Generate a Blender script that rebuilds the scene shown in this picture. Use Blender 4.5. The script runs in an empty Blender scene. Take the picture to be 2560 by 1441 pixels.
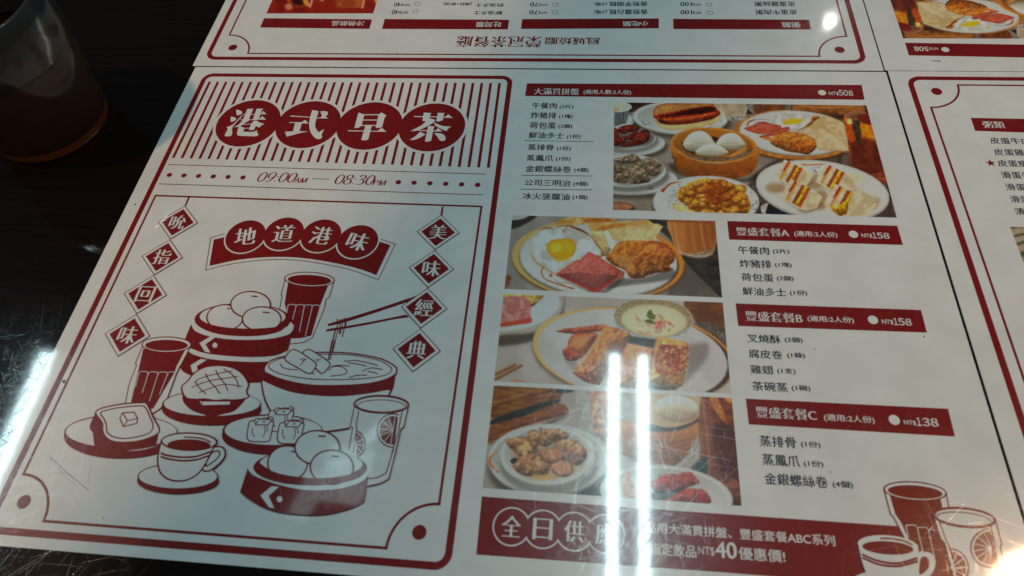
import bpy, math, random
import numpy as np
from mathutils import Matrix, Vector

# ------------------------------------------------------------------ camera
# The table is the plane z = 0; millimetres on the big centre menu (origin at its far left corner, x right, y away)
MM = 0.001
W, H, F = 2560.0, 1441.0, 1707.0
RV = np.array([2.570577, 0.088082, -0.113993]); TV = np.array([-201.884, -141.0124, 435.583])
def _rot(r):
    t = np.linalg.norm(r); k = r/t
    K = np.array([[0, -k[2], k[1]], [k[2], 0, -k[0]], [-k[1], k[0], 0]])
    return np.eye(3)+np.sin(t)*K+(1-np.cos(t))*K@K
R3 = _rot(RV); CAM = -R3.T@TV
def un(q, z=0.0):
    """picture points -> millimetres on the table plane"""
    q = np.atleast_2d(np.array(q, float))
    d = np.c_[(q-[W/2, H/2])/F, np.ones(len(q))]@R3
    t = (z-CAM[2])/d[:, 2]
    return (CAM+d*t[:, None])[:, :2]
def pj(m):
    m = np.atleast_2d(np.array(m, float)); X = np.c_[m, np.zeros(len(m))]@R3.T+TV
    return np.c_[W/2+F*X[:, 0]/X[:, 2], H/2+F*X[:, 1]/X[:, 2]]

scene = bpy.context.scene
COL = scene.collection
cam = bpy.data.cameras.new('camera'); camo = bpy.data.objects.new('camera', cam); COL.objects.link(camo)
M3 = np.array([R3[0], -R3[1], -R3[2]]).T
camo.matrix_world = Matrix([[*M3[0], CAM[0]*MM], [*M3[1], CAM[1]*MM], [*M3[2], CAM[2]*MM], [0, 0, 0, 1]])
cam.sensor_fit = 'HORIZONTAL'; cam.sensor_width = 36.0; cam.lens = 36.0*F/W
cam.clip_start = 0.01; cam.clip_end = 50
cam.dof.use_dof = True; cam.dof.focus_distance = 0.425; cam.dof.aperture_fstop = 13.0
scene.camera = camo

# ------------------------------------------------------------------ light
world = bpy.data.worlds.new('World'); scene.world = world; world.use_nodes = True
bg = world.node_tree.nodes['Background']; bg.inputs[0].default_value = (0.55, 0.72, 1.0, 1); bg.inputs[1].default_value = 0.022
scene.view_settings.view_transform = 'Standard'; scene.view_settings.look = 'None'
scene.view_settings.exposure = 0.0; scene.view_settings.gamma = 1.0
def mirror(q, h):
    """point h mm above the table whose reflection in the table is seen at picture point q"""
    return np.array([*un([q], -h)[0], h])
def lamp(name, kind, pos, energy, color, **kw):
    l = bpy.data.lights.new(name, kind); o = bpy.data.objects.new(name, l); COL.objects.link(o)
    o.location = Vector(pos)*MM; l.energy = energy; l.color = color
    for k, v in kw.items(): setattr(l, k, v)
    return o
def aim(o, target):
    o.rotation_euler = (Vector(target)*MM-o.location).to_track_quat('-Z', 'Y').to_euler()
def tube(name, q0, q1, h, length, width, energy, color):
    a, b = mirror(q0, h), mirror(q1, h); u = (b-a)/np.linalg.norm(b-a); c = a+u*length/2
    o = lamp(name, 'AREA', c, energy, color, shape='RECTANGLE', size=length*MM, size_y=width*MM)
    x = Vector(u); z = Vector((0, 0, 1)); y = z.cross(x)
    o.matrix_world = Matrix(((x.x, y.x, z.x, c[0]*MM), (x.y, y.y, z.y, c[1]*MM), (x.z, y.z, z.z, c[2]*MM), (0, 0, 0, 1)))
    return o
COOL = (0.66, 0.95, 1.0); WARM = (1.0, 0.55, 0.27)
tube('ceiling_tube_lamp', (1536, 885), (1530, 1441), 1500, 660, 25, 3.5, COOL)
tube('ceiling_tube_lamp', (1607, 890), (1611, 1441), 1500, 660, 25, 3.5, COOL)
tube('ceiling_fixture_lamp', (1571, 895), (1570, 1441), 1490, 660, 170, 0.42, COOL)
tube('ceiling_tube_lamp', (122, 880), (4, 1146), 1500, 600, 48, 3.9, COOL)
# added soft cool fill, standing in for the rest of the ceiling behind the photographer
o = lamp('cool_fill_lamp', 'AREA', (350, -2600, 1900), 0.3, COOL, shape='RECTANGLE', size=1.6, size_y=1.0); aim(o, (200, -120, 0))
# two warm spots: one lights the left of the table, one the right; cones shaped so the cool gap stands in for the photographer's shadow
o = lamp('warm_spot_lamp', 'SPOT', (-880, -240, 1500), 40.5, WARM, spot_size=math.radians(69.6), spot_blend=0.075, shadow_soft_size=0.03); aim(o, (-843, 161, 0))
o = lamp('warm_spot_lamp', 'SPOT', mirror((2606, 1484), 900), 14.3, (1.0, 0.60, 0.34), spot_size=math.radians(81.0), spot_blend=0.17, shadow_soft_size=0.065); aim(o, (947, -304, 0))
o = lamp('small_lamp', 'POINT', mirror((2075, 54), 1300), 1.0, (1, .93, .82), shadow_soft_size=0.018)

# small overhead lamps, added to make a weak broken glint over the drawn steamer
tube('added_glint_lamp', (975, 1052), (860, 1150), 1500, 190, 34, .10, COOL)
tube('added_glint_lamp', (885, 1120), (850, 1240), 1500, 150, 130, .22, COOL)
tube('added_glint_lamp', (800, 1190), (755, 1270), 1500, 120, 60, .06, COOL)

# ------------------------------------------------------------------ materials
def srgb(c):
    c = np.asarray(c, float)/255.0
    return np.where(c <= 0.04045, c/12.92, ((c+0.055)/1.055)**2.4)
PAPER_SEEN = srgb((166, 162, 155)); PAPER_ALB = 0.78
def alb(c):
    return np.clip(srgb(c)/PAPER_SEEN*PAPER_ALB, 0.003, 0.86)

def wear_group():
    """scratches of the clear laminate over everything that lies flat on the table"""
    g = bpy.data.node_groups.new('laminate_wear', 'ShaderNodeTree')
    g.interface.new_socket('Normal', in_out='OUTPUT', socket_type='NodeSocketVector')
    g.interface.new_socket('Roughness', in_out='OUTPUT', socket_type='NodeSocketFloat')
    g.interface.new_socket('Scratch', in_out='OUTPUT', socket_type='NodeSocketFloat')
    g.interface.new_socket('Mottle', in_out='OUTPUT', socket_type='NodeSocketFloat')
    N, L = g.nodes, g.links
    out = N.new('NodeGroupOutput'); geo = N.new('ShaderNodeNewGeometry')
    def math_(op, a, b=None, c=None):
        n = N.new('ShaderNodeMath'); n.operation = op
        for i, v in enumerate((a, b, c)):
            if v is None: continue
            if isinstance(v, (int, float)): n.inputs[i].default_value = v
            else: L.new(v, n.inputs[i])
        return n.outputs[0]
    def noise(vec, scale, detail=2.0, dist=0.0):
        n = N.new('ShaderNodeTexNoise'); n.inputs['Scale'].default_value = scale; n.inputs['Detail'].default_value = detail
        n.inputs['Distortion'].default_value = dist; L.new(vec, n.inputs['Vector']); return n.outputs['Fac']
    tot = None
    bend = N.new('ShaderNodeTexNoise'); bend.inputs['Scale'].default_value = 6.0; bend.inputs['Detail'].default_value = 1.0
    L.new(geo.outputs['Position'], bend.inputs['Vector'])
    mul = N.new('ShaderNodeVectorMath'); mul.operation = 'SCALE'; mul.inputs['Scale'].default_value = 0.05; L.new(bend.outputs['Color'], mul.inputs[0])
    pos = N.new('ShaderNodeVectorMath'); pos.operation = 'ADD'; L.new(geo.outputs['Position'], pos.inputs[0]); L.new(mul.outputs[0], pos.inputs[1])
    for k, (ang, across, along, thr) in enumerate([(12, 1700, 26, .685), (47, 2100, 40, .69), (75, 1500, 22, .69), (108, 2000, 36, .69), (140, 1600, 30, .685), (166, 2300, 44, .69), (28, 700, 12, .735), (95, 2600, 60, .69), (127, 800, 14, .735)]):
        m = N.new('ShaderNodeMapping'); m.inputs['Rotation'].default_value = (0, 0, math.radians(ang)); m.inputs['Scale'].default_value = (along, across, 1)
        m.inputs['Location'].default_value = (k*3.7, k*1.3, 0); m.vector_type = 'TEXTURE' if False else 'POINT'
        # rotate first, then stretch
        m0 = N.new('ShaderNodeMapping'); m0.inputs['Rotation'].default_value = (0, 0, math.radians(ang)); L.new(pos.outputs[0], m0.inputs['Vector'])
        m.inputs['Rotation'].default_value = (0, 0, 0); L.new(m0.outputs[0], m.inputs['Vector'])
        n = noise(m.outputs[0], 1.0, 1.0)
        mr = N.new('ShaderNodeMapRange'); mr.inputs['From Min'].default_value = thr; mr.inputs['From Max'].default_value = thr+0.05; L.new(n, mr.inputs['Value'])
        tot = mr.outputs[0] if tot is None else math_('MAXIMUM', tot, mr.outputs[0])
    patch = N.new('ShaderNodeMapRange'); patch.inputs['From Min'].default_value = 0.35; patch.inputs['From Max'].default_value = 0.65
    patch.inputs['To Min'].default_value = 0.35; L.new(noise(geo.outputs['Position'], 14.0, 3.0), patch.inputs['Value'])
    scr = math_('MULTIPLY', tot, patch.outputs[0])
    big = noise(geo.outputs['Position'], 26.0, 2.0); fine = noise(geo.outputs['Position'], 420.0, 3.0)
    h = math_('ADD', math_('MULTIPLY', scr, -0.0000055), math_('ADD', math_('MULTIPLY', fine, 0.0000008), math_('MULTIPLY', big, 0.00004)))
    b = N.new('ShaderNodeBump'); b.inputs['Strength'].default_value = 0.6; b.inputs['Distance'].default_value = 1.0; L.new(h, b.inputs['Height'])
    L.new(b.outputs[0], out.inputs['Normal'])
    rough = math_('ADD', math_('MULTIPLY', scr, 0.22), math_('ADD', math_('MULTIPLY', fine, 0.03), 0.036))
    L.new(rough, out.inputs['Roughness']); L.new(scr, out.inputs['Scratch'])
    L.new(noise(geo.outputs['Position'], 60.0, 6.0), out.inputs['Mottle'])
    return g
WEAR = wear_group()
def flat_mat(name, color=None, attr=None, wood=False, mottle=0.06):
    m = bpy.data.materials.new(name); m.use_nodes = True; N, L = m.node_tree.nodes, m.node_tree.links
    p = N['Principled BSDF']; w = N.new('ShaderNodeGroup'); w.node_tree = WEAR
    p.inputs['Roughness'].default_value = 0.24; p.inputs['Specular IOR Level'].default_value = 0.04 if wood else 0.24
    p.inputs['Coat Weight'].default_value = 1.0; p.inputs['Coat IOR'].default_value = 1.45
    L.new(w.outputs['Roughness'], p.inputs['Coat Roughness']); L.new(w.outputs['Normal'], p.inputs['Coat Normal'])
    if attr:
        a = N.new('ShaderNodeAttribute'); a.attribute_name = attr; src = a.outputs['Color']
    elif wood:
        geo = N.new('ShaderNodeNewGeometry'); mp = N.new('ShaderNodeMapping'); mp.inputs['Scale'].default_value = (6, 160, 1); mp.inputs['Rotation'].default_value = (0, 0, 0.03)
        L.new(geo.outputs['Position'], mp.inputs['Vector'])
        n = N.new('ShaderNodeTexNoise'); n.inputs['Scale'].default_value = 2.5; n.inputs['Detail'].default_value = 7; n.inputs['Distortion'].default_value = 0.4; L.new(mp.outputs[0], n.inputs['Vector'])
        r = N.new('ShaderNodeValToRGB'); r.color_ramp.elements[0].position = .35; r.color_ramp.elements[1].position = .72
        r.color_ramp.elements[0].color = (*color, 1); r.color_ramp.elements[1].color = (color[0]*2.2, color[1]*1.9, color[2]*1.8, 1)
        L.new(n.outputs['Fac'], r.inputs['Fac']); src = r.outputs['Color']
    else:
        rgb = N.new('ShaderNodeRGB'); rgb.outputs[0].default_value = (*color, 1); src = rgb.outputs[0]
    # print and laminate are never quite even: mottling, and scratches scatter a little light
    mr = N.new('ShaderNodeMapRange'); mr.inputs['To Min'].default_value = 1-mottle; mr.inputs['To Max'].default_value = 1+mottle*0.6
    mr.inputs['From Min'].default_value = .3; mr.inputs['From Max'].default_value = .7; L.new(w.outputs['Mottle'], mr.inputs['Value'])
    mx = N.new('ShaderNodeVectorMath'); mx.operation = 'SCALE'; L.new(src, mx.inputs[0]); L.new(mr.outputs[0], mx.inputs['Scale'])
    mixs = N.new('ShaderNodeMix'); mixs.data_type = 'RGBA'
    f = N.new('ShaderNodeMath'); f.operation = 'MULTIPLY'; f.inputs[1].default_value = 0.0 if wood else 0.07; L.new(w.outputs['Scratch'], f.inputs[0])
    L.new(f.outputs[0], mixs.inputs['Factor']); L.new(mx.outputs[0], mixs.inputs['A']); mixs.inputs['B'].default_value = (.32, .32, .32, 1)
    L.new(mixs.outputs['Result'], p.inputs['Base Color'])
    return m
MAT = {
    'white': flat_mat('white_paper', (PAPER_ALB, PAPER_ALB*.985, PAPER_ALB*.965)),
    'red': flat_mat('red_ink', (.225, .0115, .0105), mottle=.1),
    'ink': flat_mat('dark_blue_ink', tuple(alb((24, 27, 40)))),
    'grey': flat_mat('grey_scuff', tuple(alb((112, 110, 106)))),
    'brown': flat_mat('brown_ink', tuple(alb((92, 46, 40)))),
    'print': flat_mat('printed_picture', attr='print', mottle=.05),
    'wood': flat_mat('dark_wood_laminate', (0.0050, 0.0029, 0.0023), wood=True),
}

# ------------------------------------------------------------------ objects
def tag(o, label=None, cat=None, group=None, kind=None):
    for k, v in (('label', label), ('category', cat), ('group', group), ('kind', kind)):
        if v: o[k] = v
    return o
def empty(name, loc=(0, 0, 0)):
    o = bpy.data.objects.new(name, None); COL.objects.link(o); o.location = loc; o.empty_display_size = 0.02; return o
def curve_pts(pts, closed, n=7):
    """Catmull-Rom through pts; a point with a third value is a corner"""
    P = [np.array(p[:2], float) for p in pts]; C = [len(p) > 2 for p in pts]; k = len(P); out = []
    for i in range(k if closed else k-1):
        a, b = P[i], P[(i+1) % k]
        p0 = P[i-1] if (closed or i > 0) and not C[i] else 2*a-b
        p3 = P[(i+2) % k] if (closed or i+2 < k) and not C[(i+1) % k] else 2*b-a
        if C[i] and C[(i+1) % k]: out.append(a); continue
        for j in range(n):
            t = j/n
            out.append(0.5*((2*a)+(b-p0)*t+(2*p0-5*a+4*b-p3)*t*t+(3*a-p0-3*b+p3)*t**3))
    if not closed: out.append(P[-1])
    return np.array(out)
_text_cache = {}
def text_mesh(s, off):
    key = (s, off)
    if key not in _text_cache:
        c = bpy.data.curves.new('lettering', 'FONT'); c.body = s; c.size = 1.0; c.offset = off; c.resolution_u = 4
        o = bpy.data.objects.new('lettering', c); COL.objects.link(o)
        me = bpy.data.meshes.new_from_object(o.evaluated_get(bpy.context.evaluated_depsgraph_get()))
        v = np.array([x.co[:2] for x in me.vertices]); f = [tuple(p.vertices) for p in me.polygons]
        bpy.data.objects.remove(o); bpy.data.curves.remove(c); bpy.data.meshes.remove(me)
        _text_cache[key] = (v, f)
    return _text_cache[key]
MATS = ['white', 'red', 'ink', 'brown', 'grey']
class Art:
    """flat print: shapes are traced as picture points through fr, laid on the table plane in mm and stacked in thin ink layers"""
    def __init__(self, z0=0.02, fr=None, mm=False):
        self.v = []; self.f = []; self.m = []; self.z = z0; self.fr = fr; self.mm = mm
    def to(self, pts):
        q = np.array([p[:2] for p in pts], float)
        if self.fr is not None: q = q/self.fr[2]+np.array(self.fr[:2])
        return q if self.mm else un(q)
    def up(self): self.z += 0.006
    def _add(self, v, faces, col):
        b = len(self.v); self.v += [(x*MM, y*MM, self.z*MM) for x, y in v]
        for f in faces: self.f.append(tuple(i+b for i in f)); self.m.append(MATS.index(col))
    def poly_mm(self, v, col):
        v = np.asarray(v, float)
        a = 0.5*np.sum(v[:, 0]*np.roll(v[:, 1], -1)-np.roll(v[:, 0], -1)*v[:, 1])
        if a < 0: v = v[::-1]
        self._add(v, [tuple(range(len(v)))], col); self.up()
    def fill(self, pts, col='red', smooth=True):
        q = self.to(curve_pts(pts, True) if smooth else pts); self.poly_mm(q, col)
    def stroke_mm(self, q, w, col='red', closed=False):
        q = np.asarray(q, float); n = len(q); w = np.broadcast_to(np.asarray(w, float), (n,))
        d = (np.roll(q, -1, 0)-q); d /= np.linalg.norm(d, axis=1)[:, None]+1e-9
        if not closed: d[-1] = d[-2]
        dp = np.roll(d, 1, 0)
        if not closed: dp[0] = d[0]
        na = np.c_[-d[:, 1], d[:, 0]]; nb = np.c_[-dp[:, 1], dp[:, 0]]; nn = na+nb; nn /= np.linalg.norm(nn, axis=1)[:, None]+1e-9
        k = np.clip(1/np.maximum((nn*na).sum(1), .3), 1, 2.2)
        l = q+nn*(w*k/2)[:, None]; r = q-nn*(w*k/2)[:, None]
        v = np.concatenate([l, r]); fs = []
        for i in range(n if closed else n-1):
            j = (i+1) % n; fs.append((i, n+i, n+j, j))
        self._add(v, fs, col); self.up()
    def line(self, pts, w, col='red', smooth=True, closed=False):
        """w in mm"""
        q = curve_pts(pts, closed) if smooth and len(pts) > 2 else np.array([p[:2] for p in pts], float)
        self.stroke_mm(self.to(q), w, col, closed)
    def shape(self, pts, w, smooth=True, fill='white', col='red'):
        self.fill(pts, fill, smooth); self.line(pts, w, col, smooth, True)
    def ell(self, cx, cy, rx, ry, col=None, w=None, rot=0.0, a0=0, a1=360, lc='red'):
        t = np.radians(np.linspace(a0, a1, 49)); full = a1-a0 >= 360
        if full: t = t[:-1]
        c, s = math.cos(math.radians(rot)), math.sin(math.radians(rot)); x, y = rx*np.cos(t), ry*np.sin(t)
        p = np.c_[cx+x*c-y*s, cy+x*s+y*c]; q = self.to(p)
        if col: self.poly_mm(q, col)
        if w: self.stroke_mm(q, w, lc, full)
    def disc(self, c, r, col='red', n=48):
        t = np.linspace(0, 2*math.pi, n, endpoint=False); self.poly_mm(np.c_[c[0]+r*np.cos(t), c[1]+r*np.sin(t)], col)
    def ring(self, c, r, w, col='red', n=48):
        t = np.linspace(0, 2*math.pi, n, endpoint=False); self.stroke_mm(np.c_[c[0]+r*np.cos(t), c[1]+r*np.sin(t)], w, col, True)
    def rect(self, x0, y0, x1, y1, col='red'):
        self.poly_mm([(x0, y0), (x1, y0), (x1, y1), (x0, y1)], col)
    def text_mm(self, s, x0, y0, x1, y1, col='ink', off=0.0, rot=0.0, song=False, shear=0.0, flip=False):
        """ink box from (x0,y0) lower left to (x1,y1) upper right, in mm"""
        if song:
            v, f = text_mesh(s, -0.014); ws = 0.075
            lo, hi = v.min(0), v.max(0); hi = hi+[ws, 0]; sh = [0, .25*ws, .5*ws, .75*ws, ws]
        else:
            v, f = text_mesh(s, 0.0); lo, hi = v.min(0), v.max(0); sh = [-off, 0, off] if off > 0 else [0]; ym = .6*off
        c = np.array([(x0+x1)/2, (y0+y1)/2]); cr, sr = math.cos(math.radians(rot)), math.sin(math.radians(rot))
        for k, dx in enumerate(sh):
            u = (v+[dx, 0 if song or not dx else (ym if k else -ym)]-lo)/(hi-lo)
            if flip: u = 1-u
            q = np.c_[x0+u[:, 0]*(x1-x0)+shear*(u[:, 1]-.5)*(y1-y0), y0+u[:, 1]*(y1-y0)]-c
            q = np.c_[q[:, 0]*cr-q[:, 1]*sr, q[:, 0]*sr+q[:, 1]*cr]+c
            self._add(q, f, col); self.z += 0.004
        self.up()
    def text(self, s, xl, xr, yt, yb, col='ink', off=0.012, **kw):
        """ink box as seen in the picture: left, right, top and bottom of the left end"""
        a = self.to([(xl, yb)])[0]; t = self.to([(xl, yt)])[0]; b = self.to([(xr, yb)])[0]
        px = xr/self.fr[2]+self.fr[0] if self.fr is not None else xr
        x = b[0]
        for _ in range(6):
            e = px-pj([(x, a[1])])[0][0]; x += e/5.0
        self.text_mm(s, a[0], a[1], x, t[1], col, off, **kw)
    def build(self, name, parent=None, label=None):
        me = bpy.data.meshes.new(name); me.from_pydata(self.v, [], self.f)
        used = sorted(set(self.m)); idx = {k: i for i, k in enumerate(used)}
        for k in used: me.materials.append(MAT[MATS[k]])
        me.polygons.foreach_set('material_index', [idx[k] for k in self.m]); me.update()
        o = bpy.data.objects.new(name, me); COL.objects.link(o)
        if parent is not None:
            fix_parent(o, parent)
        if label: o['label'] = label
        return o
def fix_parent(o, parent):
    o.parent = parent
    if parent.type == 'EMPTY': o.matrix_parent_inverse = Matrix.Translation(-Vector(parent.location))
def solid(name, verts, faces, mat, parent=None, smooth=False):
    me = bpy.data.meshes.new(name); me.from_pydata([tuple(v) for v in verts], [], faces); me.materials.append(mat)
    if smooth: me.polygons.foreach_set('use_smooth', [True]*len(me.polygons))
    me.update(); o = bpy.data.objects.new(name, me); COL.objects.link(o)
    if parent is not None: fix_parent(o, parent)
    return o
def round_rect(x0, y0, x1, y1, r, n=8):
    out = []
    for cx, cy, a in ((x1-r, y1-r, 0), (x0+r, y1-r, 90), (x0+r, y0+r, 180), (x1-r, y0+r, 270)):
        for k in range(n+1):
            t = math.radians(a+90*k/n); out.append((cx+r*math.cos(t), cy+r*math.sin(t)))
    return np.array(out)
# ------------------------------------------------------------------ the table and the four menu sheets
def slab(name, x0, y0, x1, y1, z0, z1, mat, parent=None, r=0):
    b = round_rect(x0, y0, x1, y1, r) if r else np.array([(x1, y1), (x0, y1), (x0, y0), (x1, y0)], float)
    n = len(b); v = [(x*MM, y*MM, z1*MM) for x, y in b]+[(x*MM, y*MM, z0*MM) for x, y in b]
    f = [tuple(range(n)), tuple(range(2*n-1, n-1, -1))]+[(i, n+i, n+(i+1) % n, (i+1) % n) for i in range(n)]
    return solid(name, v, f, mat, parent)
tag(slab('table_top', -700, -450, 1100, 550, -30.0, -0.45, MAT['wood']), kind='structure')
def sheet(label, x0, y0, x1, y1, rot=0.0, z=0.0):
    e = empty('menu_sheet', ((x0+x1)/2*MM, (y0+y1)/2*MM, 0)); tag(e, label, 'menu', 'menu sheets laid edge to edge on the table')
    p = slab('paper', x0, y0, x1, y1, -0.44+z, z, MAT['white'], None, .7)
    p.parent = e; p.matrix_parent_inverse = Matrix.Translation(-Vector(e.location)); return e
menu = sheet('white menu in the middle with the red drawn feast panel and four food photos', 0, -291.6, 419.8, 0.0)
menu_r = sheet('white menu at the right edge with a red star beside one line', 421.1, -291.6, 840, 0.9, z=-0.05)
menu_t = sheet('upside-down price list along the far edge with four red headings', -2.4, 1.0, 419.0, 293, z=-0.03)
menu_tr = sheet('upside-down menu in the far right corner with one food photo', 419.8, 1.3, 840, 293, z=-0.04)

FA = (100, 640, 2.1833); FB = (500, 480, 3.4133); FC = (600, 840, 2.4015); FD = (0, 900, 2.6643)
FT = (530, 245, 7.7576); FT2 = (840, 245, 7.7576); FS = (550, 540, 6.2439)
FI = (1280, 190, 3.7647); FP = (1780, 540, 3.1321); FR = (1780, 980, 3.1256); FQ = (1200, 940, 2.8765); FE = (1190, 1240, 5.0196)
FV = (2260, 180, 2.7703)

# ---- frames of the drawn panel
a = Art(mm=True); a.stroke_mm(round_rect(9.6, -285.8, 202.8, -7.4, 5.2, 10), 3.0, 'red', True); a.build('border_frame', menu)
a = Art(mm=True); t = np.radians(np.linspace(90, 180, 15)); r_ = 18.4
arcR = [(196.3+r_*math.cos(x), -280.7+r_*math.sin(x)) for x in t]; arcL = [(14.2+r_*math.cos(x), -280.7+r_*math.sin(x)) for x in t-math.pi/2][::-1]
a.stroke_mm([(14.1, -106.2), (196.3, -107.6)]+arcR+arcL[::-1], 1.15, 'red', True); a.build('inner_frame', menu)
for c in ((190, -273.8), (20.2, -273.7)):
    a = Art(mm=True); a.disc(c, 2.9); a.build('corner_dot', menu)
a = Art(mm=True, z0=.02); n = 35
for k in range(n):
    x = 14.0+(196.9-14.0)*k/(n-1); dx = -0.25+.5*k/n; yb = -78.0-2.3*k/(n-1); yt = -13.6+1.2*k/(n-1)
    z = a.z; a.poly_mm([(x-.85-dx, yt), (x-.85+dx*.4, yb), (x+.85+dx*.4, yb), (x+.85-dx, yt)], 'red'); a.z = z
a.build('title_stripes', menu)

# ---- title: four touching medallions with a white rim and one character each
TC = [(50.2+36.95*k, -49.0-.3*k) for k in range(4)]
a = Art(mm=True, z0=.05)
for c in TC: a.disc(c, 21.0, 'white', 72)
a.build('title_rim', menu)
gang = [
 [(467,235,1),(500,235),(560,255),(585,290),(560,320),(500,340),(480,335,1)],
 [(370,368,1),(400,370),(450,390),(470,412),(440,445),(390,468),(368,462,1),(360,430)],
 [(598,345,1),(560,362),(430,500),(350,548),(280,572,1),(305,600),(290,640),(250,720),(262,745),(320,750),(370,735),(393,690),(392,590),(440,520,1)],
 [(688,218,1),(805,215,1),(732,380),(720,440),(640,490),(540,555),(420,572,1),(520,520),(590,440),(625,370)],
 [(868,215,1),(995,215,1),(960,262),(905,425,1),(790,428,1)],
 [(585,322,1),(960,316,1),(960,326,1),(585,333,1)], [(940,318,1),(992,258,1),(1062,320,1)],
 [(555,424,1),(910,420,1),(910,431,1),(555,435,1)], [(905,425,1),(976,358,1),(1050,428,1)],
 [(815,445,1),(870,450),(920,480),(1018,510,1),(960,540),(912,580,1),(850,548,1),(815,625,1),(715,628,1),(760,512,1)],
 [(600,515,1),(760,505,1),(760,516,1),(600,526,1)], [(620,590,1),(740,586,1),(740,597,1),(620,600,1)],
 [(520,560,1),(540,550,1),(632,588,1),(608,660,1),(780,665),(840,650),(872,632,1),(878,680),(900,705),(880,740),(800,750),(540,740),(490,715),(490,670)]]
shi = [
 [(1520,345,1),(1900,372,1),(1900,384,1),(1522,364,1)], [(2030,385,1),(2095,388,1),(2130,350),(2100,265,1),(2200,262),(2248,290),(2235,340),(2205,362),(2255,405,1),(2030,398,1)],
 [(1495,475,1),(1740,475,1),(1805,430,1),(1875,500,1),(1745,497,1),(1697,650,1),(1865,655,1),(1700,690),(1450,755,1),(1415,660,1),(1570,652,1),(1612,490,1),(1497,490,1)],
 [(1945,240,1),(2070,262,1),(2030,390),(2005,500),(2010,590),(2070,672,1),(2120,640),(2175,605,1),(2130,710),(2135,760),(2100,800),(2030,795),(1960,740),(1900,630),(1885,500),(1905,380)]]
zao = [
 [(435,290,1),(552,325,1),(495,545,1),(440,580),(358,587,1)], [(828,325,1),(885,285,1),(982,350,1),(948,372,1),(895,570,1),(850,583),(770,585,1)],
 [(540,322,1),(840,322,1),(840,340,1),(540,340,1)], [(520,425,1),(815,425,1),(813,442,1),(518,442,1)], [(495,530,1),(780,530,1),(778,547,1),(493,547,1)],
 [(230,632,1),(560,640,1),(560,655,1),(232,652,1)], [(650,643,1),(805,645,1),(885,585,1),(980,662,1),(650,658,1)],
 [(570,540,1),(695,542,1),(625,810,1),(580,828),(490,825,1)]]
cha = [
 [(1510,355,1),(1690,360,1),(1690,376,1),(1512,373,1)], [(1812,362,1),(1965,364,1),(1962,380,1),(1810,378,1)], [(2070,368,1),(2115,372,1),(2180,322,1),(2265,392,1),(2068,386,1)],
 [(1705,288,1),(1850,300,1),(1832,330),(1808,400,1),(1930,432,1),(1850,510),(1700,590),(1560,640),(1445,645,1),(1560,590),(1680,520),(1745,455,1),(1675,452,1)],
 [(1975,292,1),(2115,300,1),(2090,330),(2070,440,1),(2000,460),(1945,458,1)],
 [(1885,462,1),(1960,510),(2080,550),(2232,560,1),(2170,610),(2142,650,1),(2050,610),(1940,550)],
 [(1600,625,1),(1770,632,1),(1770,650,1),(1590,640,1)], [(1880,640,1),(1925,640,1),(1985,592,1),(2060,655,1),(1880,655,1)],
 [(1790,548,1),(1920,560,1),(1895,600),(1845,835,1),(1790,852),(1725,850,1)],
 [(1630,662,1),(1740,712,1),(1640,770),(1530,815),(1430,820,1),(1550,740)],
 [(1905,690,1),(2000,690),(2090,720),(2125,775),(2110,830),(2050,838),(2005,815),(1960,750)]]
for k, (c, fr, strokes) in enumerate(zip(TC, (FT, FT, FT2, FT2), (gang, shi, zao, cha))):
    a = Art(mm=True, z0=.062+.004*k); a.disc(c, 19.3, 'red', 72); m = a.build('title_medallion', menu)
    a = Art(fr=fr, z0=.085)
    for s in strokes: a.fill(s, 'white')
    a.build('title_character', m)

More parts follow.
